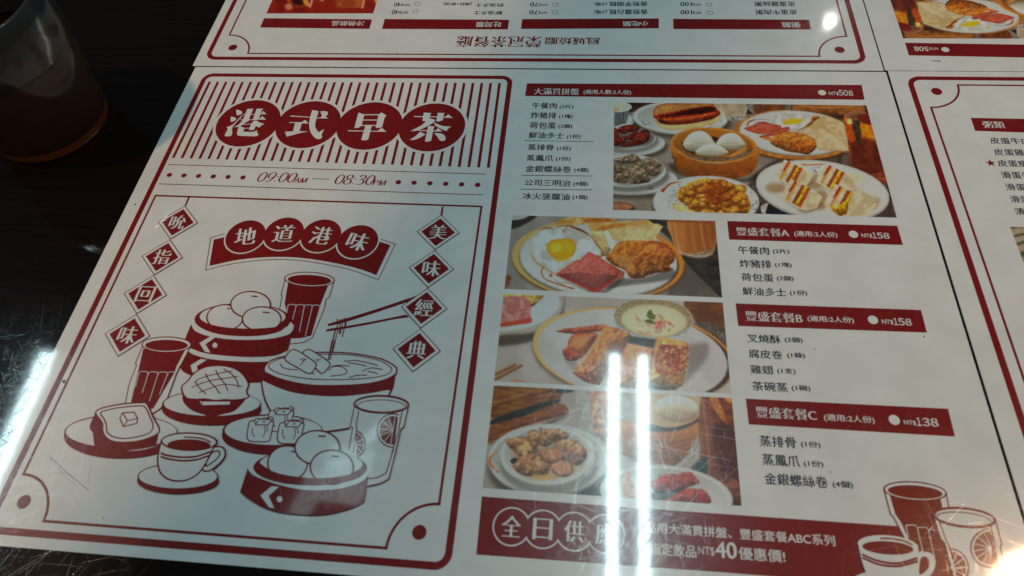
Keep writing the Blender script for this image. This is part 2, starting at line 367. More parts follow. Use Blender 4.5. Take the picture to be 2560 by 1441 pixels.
# ---- opening hours between two rules
for p, q in (((420, 411.8), (1215, 435.8)), ((398, 460), (1208, 488))):
    a = Art(); a.line([p, q], .55, 'brown', False); a.build('rule', menu)
for x0, y0 in ((16.5, -91.0), (148.95, -92.25)):
    a = Art(mm=True)
    for k in range(6): a.disc((x0+8.73*k, y0-.11*k), 1.52)
    a.build('dot_row', menu)
class Pen(Art):
    def glyph(self, ch, x, y, w, h, th):
        def P(pts, closed=False):
            q = curve_pts(pts, closed, 9); q = np.c_[x+q[:, 0]*w+.24*(q[:, 1])*h, y+q[:, 1]*h]
            d = np.gradient(q, axis=0) if not closed else np.roll(q, -1, 0)-np.roll(q, 1, 0); ln = np.linalg.norm(d, axis=1)+1e-9
            ang = np.abs(d[:, 1])/ln; self.stroke_mm(q, th*(.34+.66*ang**2), 'brown' if False else 'red', closed)
        G = {'0': [([(.5, 1), (.14, .8), (.06, .5), (.14, .2), (.5, 0), (.86, .2), (.94, .5), (.86, .8)], True)],
             '8': [([(.5, 1), (.18, .88), (.16, .7), (.5, .54), (.84, .7), (.82, .88)], True), ([(.5, .53), (.12, .4), (.1, .14), (.5, 0), (.9, .14), (.88, .4)], True)],
             '9': [([(.5, 1), (.15, .86), (.1, .65), (.2, .45), (.5, .4), (.85, .52), (.94, .72), (.84, .92)], True), ([(.93, .68), (.86, .4), (.6, .12), (.15, -.02)], False)],
             '3': [([(.12, .8), (.25, .95), (.5, 1), (.8, .9), (.8, .68), (.38, .54, 1), (.7, .5), (.9, .34), (.82, .12), (.45, 0), (.12, .06)], False)],
             ':': [], 'A': [([(0, 0), (.52, 1)], False), ([(.5, 1), (.9, 0)], False), ([(.2, .33), (.76, .33)], False)],
             'M': [([(.04, 0), (.12, 1)], False), ([(.12, 1), (.46, 0)], False), ([(.46, 0), (.86, 1)], False), ([(.86, 1), (.95, 0)], False)],
             'P': [([(.12, 0), (.12, 1)], False), ([(.12, 1), (.6, .98), (.85, .75), (.6, .48), (.15, .47)], False)]}
        for p, cl in G[ch]: P(p, cl)
        if ch == ':': self.disc((x+.4*w+.03*h, y+.1*h), .42, 'red', 16); self.disc((x+.4*w+.16*h, y+.58*h), .42, 'red', 16)
def hours(q, s, tail):
    p = un([q])[0]; a = Pen(mm=True); x = p[0]
    for ch in s:
        w = 1.7 if ch == ':' else 4.35; a.glyph(ch, x, p[1], w, 6.9, 1.0); x += w+.62
    for ch, w in zip(tail, (2.9, 3.6)):
        a.glyph(ch, x-.4, p[1]-.15, w, 3.6, .7); x += w+.45
    a.build('opening_hours', menu)
hours((639, 454.3), '09:00', 'AM'); hours((833, 460.5), '08:30', 'PM')
a = Art(); a.line([(781, 447.3), (822.3, 448.6)], .5, 'brown', False); a.build('dash', menu)

# ---- two hanging strings of diamonds
DL = [(463.3, 515.4), (426.2, 599.5), (385.2, 689), (341.8, 786.1), (295.7, 892.7)]
DR = [(1103.5, 538.6), (1087.4, 625.9), (1069.5, 720.8), (1051.4, 822.2), (1031.8, 931.6)]
diam = []
for chain, chars, top in ((DL, '吮指回味', (473.7, 491)), (DR, '美味經典', (1107, 517))):
    a = Art(); a.line([top, chain[0]], 1.1, 'red', False); a.build('hanging_string', menu)
    u = un(chain); x0 = u[:, 0].mean()
    for k, ch in enumerate(chars):
        c = np.array([(u[k, 0]+u[k+1, 0])/2, (u[k, 1]+u[k+1, 1])/2]); h = (u[k, 1]-u[k+1, 1])/2
        def dia(r): return [(c[0], c[1]+r), (c[0]+r, c[1]), (c[0], c[1]-r), (c[0]-r, c[1])]
        a = Art(mm=True, z0=.30); a.poly_mm(dia(h-.2), 'white'); a.stroke_mm(dia(h-.25), .42, 'brown', True); a.poly_mm(dia(h*.79), 'red')
        d = a.build('hanging_diamond', menu)
        a = Art(mm=True, z0=.325); s = h*.40; a.text_mm(ch, c[0]-s, c[1]-s, c[0]+s, c[1]+s, 'white', song=True); a.build('diamond_character', d)

# ---- ribbon with four medallions
a = Art(fr=FB, z0=.06)
arc_o = [(48,670,1),(200,630),(400,597),(600,579),(760,580),(900,592),(1100,625),(1300,670),(1522,752,1)]
a.line([(215,357,1),(92,392,1)]+arc_o+[(1667,446,1),(1545,406,1)], .42, 'brown')
a.fill([(118,408,1),(215,385,1),(560,420,1),(890,420,1),(1200,440,1),(1540,428,1),(1625,455,1),(1505,712,1),(1400,672),(1250,630),(1050,590),(850,563),(680,556),(500,562),(300,585),(80,633,1)])
rib = a.build('ribbon', menu)
RC = un([(614.1, 591.4), (709.7, 584.5), (802.7, 589.6), (894.3, 604.5)])
a = Art(mm=True, z0=.075)
for c in RC: a.disc(c, 11.35, 'white', 64)
a.z += .01
for c in RC: a.disc(c, 10.6, 'red', 64)
md = a.build('ribbon_medallions', rib)
for c, ch, rt in zip(RC, '地道港味', (9, 3, -4, -11)):
    a = Art(mm=True, z0=.16); a.text_mm(ch, c[0]-5.6, c[1]-5.5, c[0]+5.6, c[1]+5.5, 'white', rot=rt, song=True); a.build('ribbon_character', rib)

# ---- drawn feast, back to front
def draw(name, fr, z0, parent=menu):
    a = Art(fr=fr, z0=z0); a.nm = name; a.par = parent; return a
def done(a): return a.build(a.nm, a.par)
# chopsticks lifting noodles
a = draw('drawn_chopsticks', FB, .06)
a.fill([(1092,1130),(1110,1122),(1500,1003),(1850,885,1),(1790,935,1),(1520,1025),(1250,1110),(1110,1145),(1095,1142)])
a.fill([(1083,1180),(1100,1170),(1400,1120),(1640,1072),(1760,1048,1),(1790,1070,1),(1640,1092),(1400,1140),(1100,1190)])
for p in ([(1168,1085),(1175,1130),(1165,1165)], [(1190,1090),(1195,1140),(1188,1215)], [(1212,1082),(1212,1140),(1196,1215)], [(1236,1075),(1238,1130),(1214,1240)], [(1252,1085),(1245,1130),(1226,1185)]):
    a.line(p, .55)
a.line([(1160,1160),(1130,1290),(1098,1430)], .7); a.line([(1178,1175),(1148,1300),(1118,1430)], .5)
done(a)
def tumbler(a, rim, ry, left, right, liquid, foot, ribs):
    """outlined glass: rim ellipse (x0, y0, x1, y1), outer sides, red drink"""
    x0, y0, x1, y1 = rim; cx, cy = (x0+x1)/2, (y0+y1)/2; rx = math.hypot(x1-x0, y1-y0)/2; rot = math.degrees(math.atan2(y1-y0, x1-x0))
    a.fill([(*p, 1) for p in left]+[(*p,) if len(p) < 3 else p for p in foot]+[(*p, 1) for p in right[::-1]], 'white', True)
    a.line([(*p, 1) for p in left]+list(foot)+[(*p, 1) for p in right[::-1]], .5)
    if liquid: a.fill(liquid, 'red')
    a.ell(cx, cy, rx, ry, 'white', .55, rot)
    if liquid: a.ell(cx, cy+ry*.12, rx*.88, ry*.74, 'red', None, rot)
    else: a.ell(cx, cy+ry*.1, rx*.9, ry*.72, None, .42, rot)
    a.ell(cx, cy, rx*.96, ry*.92, None, .38, rot, 5, 175, lc='white' if liquid else 'red')
    a.ell(cx, cy, rx*1.01, ry*1.03, None, .5, rot, -5, 185)
    for (xt, yt), (xb, yb), nx in ribs:
        u = (xt-xb)/(yb-yt); w_ = nx-xt
        a.line([(xb, yb, 1), (xt-u*14, yt+14, 1), (xt+.03*w_, yt+4), (xt+.2*w_, yt, 1), (xt+.72*w_, yt, 1), (xt+.9*w_, yt+5), (xt+.93*w_, yt+16, 1)], .32, 'white')
a = draw('drawn_tea_glass', FB, .06)
tumbler(a, (724, 738, 1146, 756), 60, [(726,750),(692,880),(702,890),(680,1000),(690,1290)], [(1144,765),(1102,905),(1078,915),(1062,1000),(958,1246)],
        [(752,775,1),(722,950,1),(736,1010,1),(740,1250,1),(850,1250),(950,1228,1),(1030,960,1),(1046,920,1),(1094,800,1),(930,810)], [(780,1298,1),(880,1285)],
        [((752,962),(738,1050),820), ((825,964),(790,1090),894), ((893,966),(848,1195),962), ((962,967),(900,1232),1024)])
done(a)
def steamer(nm, fr, z0, rim_o, rim_i, crescent, bodies, strips, chev, dots, buns, marks, lw):
    a = draw(nm, fr, z0)
    for b in bodies: a.fill(b, 'red')
    for s in strips: a.fill(s, 'white')
    a.ell(*rim_o, col='red'); a.ell(*rim_i, col='white')
    for b in buns: a.ell(b[0], b[1], b[2], b[3], 'white', lw)
    for m in marks: a.line(m, .75, 'red', False)
    a.fill(crescent, 'red')
    for c in chev: a.fill(c, 'white', False)
    for d in dots: a.ell(*d, col='white')
    return done(a)
P0 = None
steamer('drawn_bun_steamer', P0, .30, (607, 800, 120, 41), (607, 793, 107, 31),
  [(488,798,1),(500,815),(540,835),(607,842),(670,838),(710,822),(726,798,1),(713,812),(680,820),(620,823),(560,819),(520,810),(500,798,1)],
  [[(478,812,1),(487,826),(513,838),(560,847),(617,850),(676,847),(718,838),(733,828,1),(720,879,1),(690,890),(640,894),(580,892),(512,884),(472,872,1),(456,866,1)],
   [(467,876,1),(489,889),(535,900),(627,906),(682,903),(714,892,1),(700,955,1),(600,958),(520,953),(466,934),(450,920,1)]],
  [[(486,806,1),(478,810,1),(487,827),(513,839),(560,848),(617,851),(676,848),(720,838),(733,826,1),(735,815,1),(727,806,1),(714,822),(680,836),(607,842),(540,835),(505,822)],
   [(472,870,1),(512,884),(580,892),(640,894),(690,890),(720,878,1),(714,893,1),(682,903),(627,906),(535,900),(489,889),(467,877,1)]],
  [[(499.4,859),(527.2,842.4),(542,843),(514.5,862),(527,882.8),(513.2,880.8)], [(477,914.8),(503,898.8),(517.7,901),(493,917),(496.5,933),(482.4,933)]],
  [(538.3, 864.6, 6.2, 6.4)],
  [(563, 795, 45, 32), (627, 763, 49.5, 33), (655, 799, 48.5, 30.5)],
  [[(629,741.8),(645.5,742.8)], [(656.7,781.8),(675,783.6)], [(569,772.4),(575.5,773)]], .75)
# left glass of tea
a = draw('drawn_tea_glass', FA, .45)
tumbler(a, (560, 486, 826, 487), 41, [(562,495),(524,590),(530,600),(490,700),(468,812)], [(824,495),(776,592),(766,606),(745,650),(690,800)],
        [(566,510,1),(540,625,1),(497,812,1),(560,850),(622,835,1),(737,640,1),(748,605,1),(796,514,1),(700,524)], [(520,870,1),(610,866,1),(655,840,1)],
        [((545,634),(523,720),595), ((597,636),(560,752),650), ((650,637),(600,796),704), ((704,636),(655,760),742)])
done(a)
# toast with butter
def plate(a, cx, cy, rx, ry, thick, lw, sink=0.0):
    a.ell(cx, cy+thick, rx, ry, 'red'); a.ell(cx, cy, rx, ry, 'red'); a.ell(cx, cy-sink, rx-lw, ry-lw*.8, 'white')
a = draw('drawn_toast_plate', FA, .60)
a.ell(446, 990, 312, 118, 'red'); a.ell(446, 968, 310, 100, 'red'); a.ell(448, 963, 302, 87, 'white')
a.fill([(305,862,1),(275,935),(292,968,1),(303,1060,1),(470,1085),(610,1050),(640,1025),(655,955,1),(520,900)], 'red')
a.fill([(475,1068,1),(560,1062),(660,1036,1),(565,1056)], 'white')
a.shape([(308,858),(345,834),(450,812),(555,805),(588,812),(625,890),(655,945),(640,978),(560,1010),(470,1022),(400,1015),(360,990),(346,955),(345,920),(325,888)], .75)
a.line([(335,860),(380,843),(450,830),(550,822),(580,832),(603,880),(620,925),(610,962),(560,985),(470,1000),(405,990),(372,965),(366,925),(355,895)], .6, 'red', True, True)
a.shape([(455,860),(518,857),(537,890),(532,918),(460,935),(440,890)], .55, False); a.line([(455,860),(481,903),(536,890)], .5, 'red', False); a.line([(481,903),(460,935)], .5, 'red', False)
done(a)
# pineapple bun
a = draw('drawn_pineapple_bun_plate', FA, .45)
a.ell(939, 838, 272, 90, 'red'); a.ell(939, 815, 271, 80, 'red'); a.ell(941, 809, 262, 67, 'white')
a.fill([(778,750,1),(785,800),(830,845),(890,868),(935,880),(1000,868),(1065,848),(1118,795),(1132,765,1)], 'red')
a.shape([(778,740),(780,712),(812,682),(832,655),(870,625),(920,606),(1000,602),(1065,618),(1110,650),(1140,700),(1130,742),(1140,772),(1112,784),(1060,790),(1010,788),(960,792),(900,784),(850,786),(800,778)], .75)
for p in ([(845,695),(870,675),(930,655),(1000,640),(1055,630)], [(830,722),(880,700),(950,680),(1020,670),(1085,660)], [(870,750),(930,725),(1000,705),(1060,708),(1105,716)], [(905,645),(930,690),(960,720),(985,755)],
          [(960,625),(985,670),(1010,700),(1028,740)], [(1005,620),(1050,650),(1080,690),(1085,722)], [(850,690),(870,720),(908,757)]): a.line(p, .5)
a.shape([(870,792),(890,796),(1045,796),(1040,817),(884,820)], .45, False); a.line([(884,820),(890,796)], .4, 'red', False)
done(a)
# noodle bowl
a = draw('drawn_noodle_bowl', FC, .45)
a.shape([(130,268,1),(138,330),(160,405),(215,490),(320,555),(440,578),(560,572),(690,545),(800,470),(870,400),(912,325,1),(500,310)], .8)
a.fill([(148,205,1),(250,262),(400,296),(560,303),(740,294),(870,268),(938,228,1),(922,318,1),(880,330),(740,354),(600,366),(450,361),(300,338),(165,285),(130,262,1)], 'red')
a.shape([(150,222,1),(150,190),(190,150),(290,122),(430,105),(560,102),(700,112),(850,142),(930,185),(942,210),(938,232,1),(870,268),(740,294),(560,302),(400,296),(250,264)], .75)
a.shape([(175,185),(205,155),(290,130),(430,116),(560,113),(700,122),(840,152),(905,192),(908,215),(870,240),(760,258),(600,266),(430,262),(290,242),(205,215)], .5)
for p in ([(245,170),(258,192),(300,204),(350,206)], [(420,215),(435,228),(450,230)], [(550,190),(600,186),(640,208),(628,234),(545,245)], [(536,214),(552,190),(590,180),(660,185)], [(625,156),(700,152),(790,170),(830,182)], [(650,165),(710,173),(760,185)], [(735,215),(790,196),(858,205)], [(770,218),(800,222),(830,232)], [(655,256),(700,241),(765,239)]): a.line(p, .5)
a.shape([(380,105),(398,88),(426,88),(480,120),(535,160),(540,185),(502,226),(480,222),(448,190),(390,130)], .6)
a.shape([(275,132),(310,90),(342,90),(400,125),(455,165),(456,190),(428,228),(398,224),(340,190),(282,156)], .6)
for p in ([(362,148),(384,138)], [(375,158),(395,140)], [(362,182),(400,140)], [(455,150),(475,140)], [(462,158),(490,140)]): a.line(p, .4, 'red', False)
done(a)
a = draw('drawn_noodle_strand', FC, .56); a.line([(556,30),(544,92),(532,150)], .7); a.line([(570,30),(556,92),(543,150)], .5); done(a)
# orange glass
def slice_(a, c, r, cut, a0, a1, spokes, lw=.6):
    t = np.radians(np.linspace(a0, a1, 25)); q = [(c[0]+r[0]*math.cos(x), c[1]+r[1]*math.sin(x)) for x in t]
    a.fill([(*p, 1) for p in q], 'white', False); a.line(q, lw, 'red', False)
    a.fill([(c[0]+.86*(p[0]-c[0]), c[1]+.86*(p[1]-c[1])) for p in q], 'red', False)
    for s in spokes: a.line([c, (c[0]+.86*r[0]*math.cos(math.radians(s)), c[1]+.86*r[1]*math.sin(math.radians(s)))], .32, 'white', False)
a = draw('drawn_orange_glass', FC, .62)
a.fill([(690,425,1),(664,545,1),(650,790,1),(770,905,1),(840,892),(896,862,1),(970,560,1),(986,550,1),(1013,425,1)], 'white')
a.line([(690,425,1),(664,545,1),(678,556,1),(655,690,1)], .5); a.line([(715,455,1),(699,545,1),(704,560,1),(682,705,1)], .5)
a.line([(1013,425,1),(986,550,1),(970,560,1),(896,862,1),(840,890),(770,905,1)], .5); a.line([(976,455,1),(957,550,1),(955,580,1),(880,826,1),(830,852),(772,862,1)], .5)
slice_(a, (920, 572), (94, 100), None, 83, 292, (100, 130, 160, 190, 220, 250, 280), .6)
a.fill([(958,455,1),(985,455,1),(966,560,1),(940,670,1),(915,690,1),(955,560,1)], 'white'); a.line([(976,455,1),(957,550,1),(955,580,1),(912,710,1)], .5); a.line([(1013,425,1),(986,550,1),(970,560,1),(930,730,1)], .5)
slice_(a, (688, 652), (66, 78), None, -78, 75, (-60, -25, 10, 45), .6)
a.ell(851, 415, 164, 53, 'white', .6, 1); a.ell(851, 415, 154, 46, None, .45, 1); a.ell(851, 425, 140, 36, None, .42, 1, 180, 360)
done(a)
# dumplings
a = draw('drawn_dumpling_plate', None, .66)
a.ell(682, 1091, 126, 46.5, 'red'); a.ell(683, 1080, 126, 43, 'red'); a.ell(684.5, 1077.5, 121, 36.5, 'white')
def dumpling(ox, oy):
    p = lambda L: [(600+(x+ox)/2.4015, 840+(y+oy)/2.4015) for x, y in L]
    a.shape(p([(90,512),(62,520),(52,560),(46,605),(60,634),(115,640),(172,637),(186,615),(198,560),(205,520),(180,505)]), .55)
    a.shape(p([(100,528),(95,508),(112,498),(130,503),(150,497),(172,500),(190,490),(204,502),(190,520)]), .5)
    a.shape([(*q, 1) for q in p([(95,538),(118,505),(195,506),(172,540)])], .5); a.line(p([(140,521),(155,521)]), .6, 'red', False)
    for L in ([(80,555),(78,585),(92,612)], [(150,545),(155,580),(140,612)], [(165,545),(172,580)]): a.line(p(L), .4)
dumpling(120, -62); dumpling(0, 0); dumpling(182, 12)
done(a)
# coffee
def coffee(nm, fr, z0, saucer, lip, body, cof, stripes, hand_o, hand_i, hl, on_red, parent=menu):
    a = draw(nm, fr, z0, parent); lc = 'red'; w = .75
    if saucer:
        cx, cy, rx, ry, th = saucer
        a.ell(cx, cy+th, rx+3, ry, 'red' if not on_red else 'white'); a.ell(cx, cy, rx, ry, 'red' if not on_red else 'white'); a.ell(cx, cy-1, rx-8, ry-7, 'white')
    a.fill(hand_o, 'white')
    if not on_red: a.line(hand_o, w, lc, True, True)
    a.fill(hand_i, 'white' if not on_red else 'red')
    if not on_red: a.line(hand_i, w*.9, lc, True, True)
    a.fill(body, 'white')
    if not on_red: a.line(body, w, lc, True, True)
    a.ell(*lip[:4], 'white', None if on_red else w, lip[4]); a.ell(*cof[:4], 'red', None, cof[4])
    for s in stripes: a.line(s, .85)
    a.line(hl, .6)
    return done(a)
coffee('drawn_coffee_cup', FA, .80, (758, 1208, 221, 72, 22), (819, 1018, 150, 47, 1), [(668,1012,1),(652,1080),(648,1130),(662,1185),(700,1220),(760,1233),(820,1222),(870,1190),(907,1140),(935,1085),(969,1015,1),(820,1060)],
  (818, 1036, 117, 31, 1), ([(664,1080),(700,1093),(780,1103),(860,1098),(935,1073)], [(664,1098),(700,1111),(780,1122),(860,1116),(928,1094)]),
  [(935,1060),(985,1045),(1012,1062),(1012,1100),(975,1145),(925,1178),(892,1172),(900,1140)], [(935,1090),(960,1070),(984,1074),(978,1102),(945,1132),(908,1150)], [(792,993),(850,996),(900,1005),(938,1022)], False)
# front steamer
steamer('drawn_bun_steamer', FC, .95, (425, 795, 340, 108), (430, 775, 308, 85),
  [(83,790,1),(95,815),(150,850),(290,886),(430,903),(560,896),(690,868),(750,830),(766,790,1),(725,805),(680,832),(560,854),(430,858),(280,840),(190,812),(120,765,1)],
  [[(52,795,1),(80,842),(200,888),(330,922),(450,934),(600,924),(720,888),(775,845,1),(750,1000,1),(690,1032),(560,1070),(430,1081),(280,1070),(160,1040),(60,985),(5,942,1)]],
  [[(82,795,1),(52,792,1),(60,815),(95,845),(200,886),(330,920),(450,932),(600,922),(720,886),(775,845,1),(774,820,1),(764,812,1),(700,862),(560,896),(430,903),(290,886),(150,850)]],
  [[(128,962),(196,908),(240,910),(177,966),(212,1040),(180,1034)]], [(243, 985, 17, 18)],
  [(290, 770, 118, 105), (468, 676, 134, 102), (555, 793, 129, 102)], [[(474,607),(520,608)], [(555,727),(597,730)], [(312,700),(336,701)]], .75)

# ---- set meals: headings, item lists, promotion
def banner(px, parts_, parent=menu, z0=.05, nm='heading_banner'):
    a = Art(z0=z0); a.fill(px, 'red', False); b = a.build(nm, parent)
    return b
def digits(a, s, xl, xr, yt, yb, col='white', off=.022, gap=.2):
    ws = [.62 if ch == '1' else 1.0 for ch in s]; u = (xr-xl)/(sum(ws)+gap*(len(s)-1)); x = xl
    for ch, w in zip(s, ws):
        dy = (yb-yt)*.13*(x-xl)/(xr-xl); a.text(chr(ord(ch)+0xFEE0), x, x+u*w, yt+dy, yb+dy, col=col, off=off); x += u*(w+gap)
def label_parts(b, fr, title, note, dot, nt, price, song=True, wt=.012):
    if title: a = Art(fr=fr, z0=.065); a.text(*title, col='white', song=song, off=wt); a.build('heading_text', b)
    if note: a = Art(fr=fr, z0=.065); a.text(*note, col='white', off=.014); a.build('serving_note', b)
    if dot:
        c = un([(dot[0]/fr[2]+fr[0], dot[1]/fr[2]+fr[1])])[0]; a = Art(mm=True, z0=.065); a.disc(c, 2.2, 'white', 32); a.build('tick_circle', b)
    if price: a = Art(fr=fr, z0=.065); a.text(*nt, col='white', off=.016); digits(a, *price); a.build('price', b)
b = banner([(1317.5,209),(2154,213),(2161.5,250),(1312.5,240.5)], None)
label_parts(b, FI, ('大滿貫拼盤', 205, 632, 116, 176), ('(適用人數:3人份)', 672, 1120, 130, 178), None, None, None)
label_parts(b, (1800, 190, 3.3513), None, None, (855, 142), ('NT$', 916, 998, 134, 165), ('508', 1002, 1117, 120, 165))
b = banner([(1818,553),(2243,565),(2257.5,613),(1823,599.5)], None)
label_parts(b, FP, ('豐盛套餐A', 193, 607, 90, 153), ('(適用:2人份)', 648, 985, 118, 166), (1107, 145), ('NT$', 1175, 1258, 140, 173), ('158', 1264, 1392, 131, 176))
b = banner([(1839,759),(2302.5,775.5),(2317.5,832),(1845.5,815.5)], None)
label_parts(b, FP, ('豐盛套餐B', 265, 713, 746, 822), ('(適用:2人份)', 752, 1115, 780, 832), (1260, 815), ('NT$', 1335, 1423, 812, 850), ('158', 1430, 1567, 802, 855))
b = banner([(1864.5,997),(2370,1022.5),(2387.5,1092),(1872,1061.5)], None)
label_parts(b, FR, ('豐盛套餐C', 347, 825, 115, 200), ('(適用:2人份)', 880, 1275, 172, 232), (1424, 220), ('NT$', 1505, 1598, 222, 260), ('138', 1607, 1772, 203, 265))
def item(fr, name, box, qty, qbox, parent=menu, z0=.03):
    a = Art(fr=fr, z0=z0); a.text(name, *box, off=.021); a.text(qty, *qbox, off=.028); a.build('item_text', parent)
for nm_, bx, qt, qb in [('午餐肉',(187,420,252,307),'(2片)',(447,577,272,312)),('炸豬排',(175,415,342,400),'(1塊)',(441,568,363,405)),('荷包蛋',(165,410,435,495),'(2個)',(435,565,455,497)),('鮮油多士',(155,487,530,588),'(1份)',(515,645,550,595)),
    ('蒸排骨',(148,390,643,700),'(1份)',(420,552,662,708)),('蒸鳳爪',(135,385,742,801),'(1份)',(413,548,760,805)),('金銀螺絲卷',(125,555,842,903),'(4個)',(583,720,864,910)),('公司三明治',(115,548,973,1033),'(4個)',(576,712,994,1040)),('冰火菠蘿油',(98,540,1100,1161),'(1個)',(570,710,1120,1167))]:
    item(FI, nm_, bx, qt, qb)
for p, q in (((122,610),(768,620)), ((90,938),(760,943)), ((75,1068),(754,1074))):
    a = Art(fr=FI); a.line([p, q], .42, 'ink', False); a.build('divider_line', menu)
for nm_, bx, qt, qb in [('午餐肉',(208,450,237,298),'(2片)',(480,607,258,300)),('炸豬排',(220,468,342,403),'(1塊)',(496,625,363,405)),('荷包蛋',(232,485,448,509),'(2個)',(511,641,468,512)),('鮮油多士',(243,583,558,620),'(1份)',(614,748,580,626)),
    ('叉燒酥',(280,540,925,990),'(2個)',(573,712,948,994)),('腐皮卷',(292,555,1045,1112),'(1條)',(592,732,1068,1116)),('雞翅',(305,483,1167,1234),'(1支)',(515,657,1190,1239)),('茶碗蒸',(317,597,1295,1367),'(1碗)',(628,773,1322,1374))]:
    item(FP, nm_, bx, qt, qb)
for nm_, bx, qt, qb in [('蒸排骨',(378,660,340,425),'(1份)',(700,850,382,437)),('蒸鳳爪',(398,690,482,572),'(1份)',(722,873,533,590)),('金銀螺絲卷',(415,910,632,722),'(4個)',(948,1105,692,752))]:
    item(FR, nm_, bx, qt, qb)
a = Art(z0=.03); a.fill([(1204.5,1241.5),(1600,1271),(2262,1317),(2290,1470),(1800,1431),(1190.5,1387)], 'red', False); bar = a.build('promotion_banner', menu)
EC = un([(1190+x/5.0196, 1240+y/5.0196) for x, y in ((446, 385), (838, 418), (1232, 447), (1624, 478))])
a = Art(mm=True, z0=.05)
for c in EC: a.disc(c, 7.55, 'white')
a.z += .01
for c in EC: a.disc(c, 6.95, 'red')
a.build('promotion_rings', bar)
for c, ch in zip(EC, '全日供應'):
    a = Art(mm=True, z0=.14); a.text_mm(ch, c[0]-3.9, c[1]-4.0, c[0]+3.9, c[1]+4.0, 'white', song=True); a.build('promotion_character', bar)
a = Art(z0=.05); a.text('點用大滿貫拼盤、豐盛套餐ABC系列', 1613, 2089, 1305, 1331, col='white', off=.014); a.build('promotion_text', bar)
a = Art(z0=.05); a.text('指定飲品', 1624, 1741, 1356, 1386.5, col='white', off=.014); a.text('NT$', 1746, 1787, 1366, 1389, col='white', off=0); a.text('40', 1790, 1842.5, 1354, 1394, col='white', off=.02); a.text('優惠價!', 1848, 1964, 1368, 1399, col='white', off=.014); a.build('promotion_text', bar)

# ---- drinks drawn in the near right corner
a = draw('drawn_tea_glass', FR, .10)
tumbler(a, (1344, 757, 1828, 795), 70, [(1344,770),(1395,960),(1412,970),(1500,1140),(1560,1480)], [(1828,800),(1850,900),(1870,1000),(1900,1200),(1960,1480)],
        [(1384,795,1),(1430,955,1),(1478,1025,1),(1530,1140,1),(1600,1480,1),(1960,1480,1),(1880,1100,1),(1800,905,1),(1785,840,1),(1590,850)], [(1580,1480,1),(1940,1480,1)],
        [((1512,1042),(1535,1140),1600), ((1602,1060),(1665,1330),1690), ((1690,1076),(1745,1340),1740)])
done(a)
a = draw('drawn_orange_glass', FR, .25)
a.fill([(1730,975,1),(1790,1150,1),(1820,1185,1),(1905,1500,1),(2310,1500,1),(2250,1212,1),(2262,1195,1),(2212,1005,1)], 'white')
for p in ([(1730,975,1),(1780,1145,1),(1815,1185,1),(1900,1500,1)], [(1775,1020,1),(1830,1165,1),(1850,1200,1),(1935,1500,1)], [(2212,1005,1),(2262,1195,1),(2250,1212,1),(2310,1500,1)], [(2170,1050,1),(2212,1195,1),(2205,1230,1),(2262,1500,1)]): a.line(p, .55)
slice_(a, (2180, 1222), (160, 152), None, 72, 272, (95, 120, 145, 170, 195, 220, 245), .6)
a.fill([(2150,1050,1),(2200,1050,1),(2240,1200,1),(2275,1400,1),(2235,1380,1),(2210,1195,1)], 'white'); a.line([(2170,1050,1),(2212,1195,1),(2205,1230,1),(2262,1500,1)], .55)
slice_(a, (1860, 1380), (140, 150), None, -88, 60, (-65, -35, -5, 25), .6)
a.ell(1969, 984, 243, 74, 'white', .65, 6); a.ell(1969, 984, 232, 66, None, .45, 6); a.ell(1965, 998, 212, 52, None, .42, 6, 180, 360)
done(a)
coffee('drawn_coffee_cup', FR, .45, (1400, 1500, 330, 110, 20), (1368, 1200, 234, 76, 4), [(1134,1175,1),(1160,1290),(1190,1390),(1240,1480),(1400,1540),(1560,1500),(1600,1430),(1615,1320),(1603,1195,1),(1370,1262)],
  (1370, 1222, 200, 52, 4), ([(1165,1272),(1300,1325),(1450,1342),(1602,1302)], [(1170,1297),(1300,1350),(1450,1364),(1604,1326)]),
  [(1608,1268),(1660,1253),(1715,1270),(1740,1320),(1735,1380),(1690,1450),(1640,1475),(1600,1470)], [(1625,1310),(1660,1288),(1692,1315),(1692,1365),(1660,1410),(1615,1425)], [(1310,1148),(1400,1150),(1500,1170),(1562,1200)], True)

# ------------------------------------------------------------------ the sheet on the right
a = Art(mm=True, z0=-.03); a.stroke_mm(round_rect(431.4, -285, 829, -5.0, 6.0, 10), 3.0, 'red', True); a.build('border_frame', menu_r)
a = Art(mm=True, z0=-.03); ang = np.radians(np.linspace(0, -90, 15)); cc = (438.0, -10.4); r0 = 18.4
a.stroke_mm([(823, -10.4)]+[(cc[0]+r0*math.cos(t), cc[1]+r0*math.sin(t)) for t in ang]+[(437.6, -280), (823, -280)], 1.15, 'red', True); a.build('inner_frame', menu_r)
a = Art(mm=True, z0=-.03); a.disc((443.9, -15.9), 2.9); a.build('corner_dot', menu_r)
b = banner([(2427,295),(2640,299),(2660,335),(2438,327.5)], None, menu_r, -.03)
a = Art(fr=FV, z0=-.02); a.text('粥類', 553, 705, 342, 388, col='white', song=True); a.build('heading_text', b)
for s, xl, yt, yb, n in (('皮蛋牛肉粥',605,455,498,5), ('皮蛋雞絲粥',632,533,578,5), ('皮蛋瘦肉粥',658,610,656,5), ('滑蛋牛肉粥',684,690,738,5), ('滑蛋雞絲粥',714,773,820,5), ('滑蛋瘦肉粥',745,857,905,5), ('清粥',778,942,990,2)):
    a = Art(fr=FV, z0=-.03); a.text(s, xl, xl+68*n+10, yt, yb, off=.018); a.build('item_text', menu_r)
a = Art(fr=FV, z0=-.03); sc = un([(2260+600/2.7703, 180+631/2.7703)])[0]
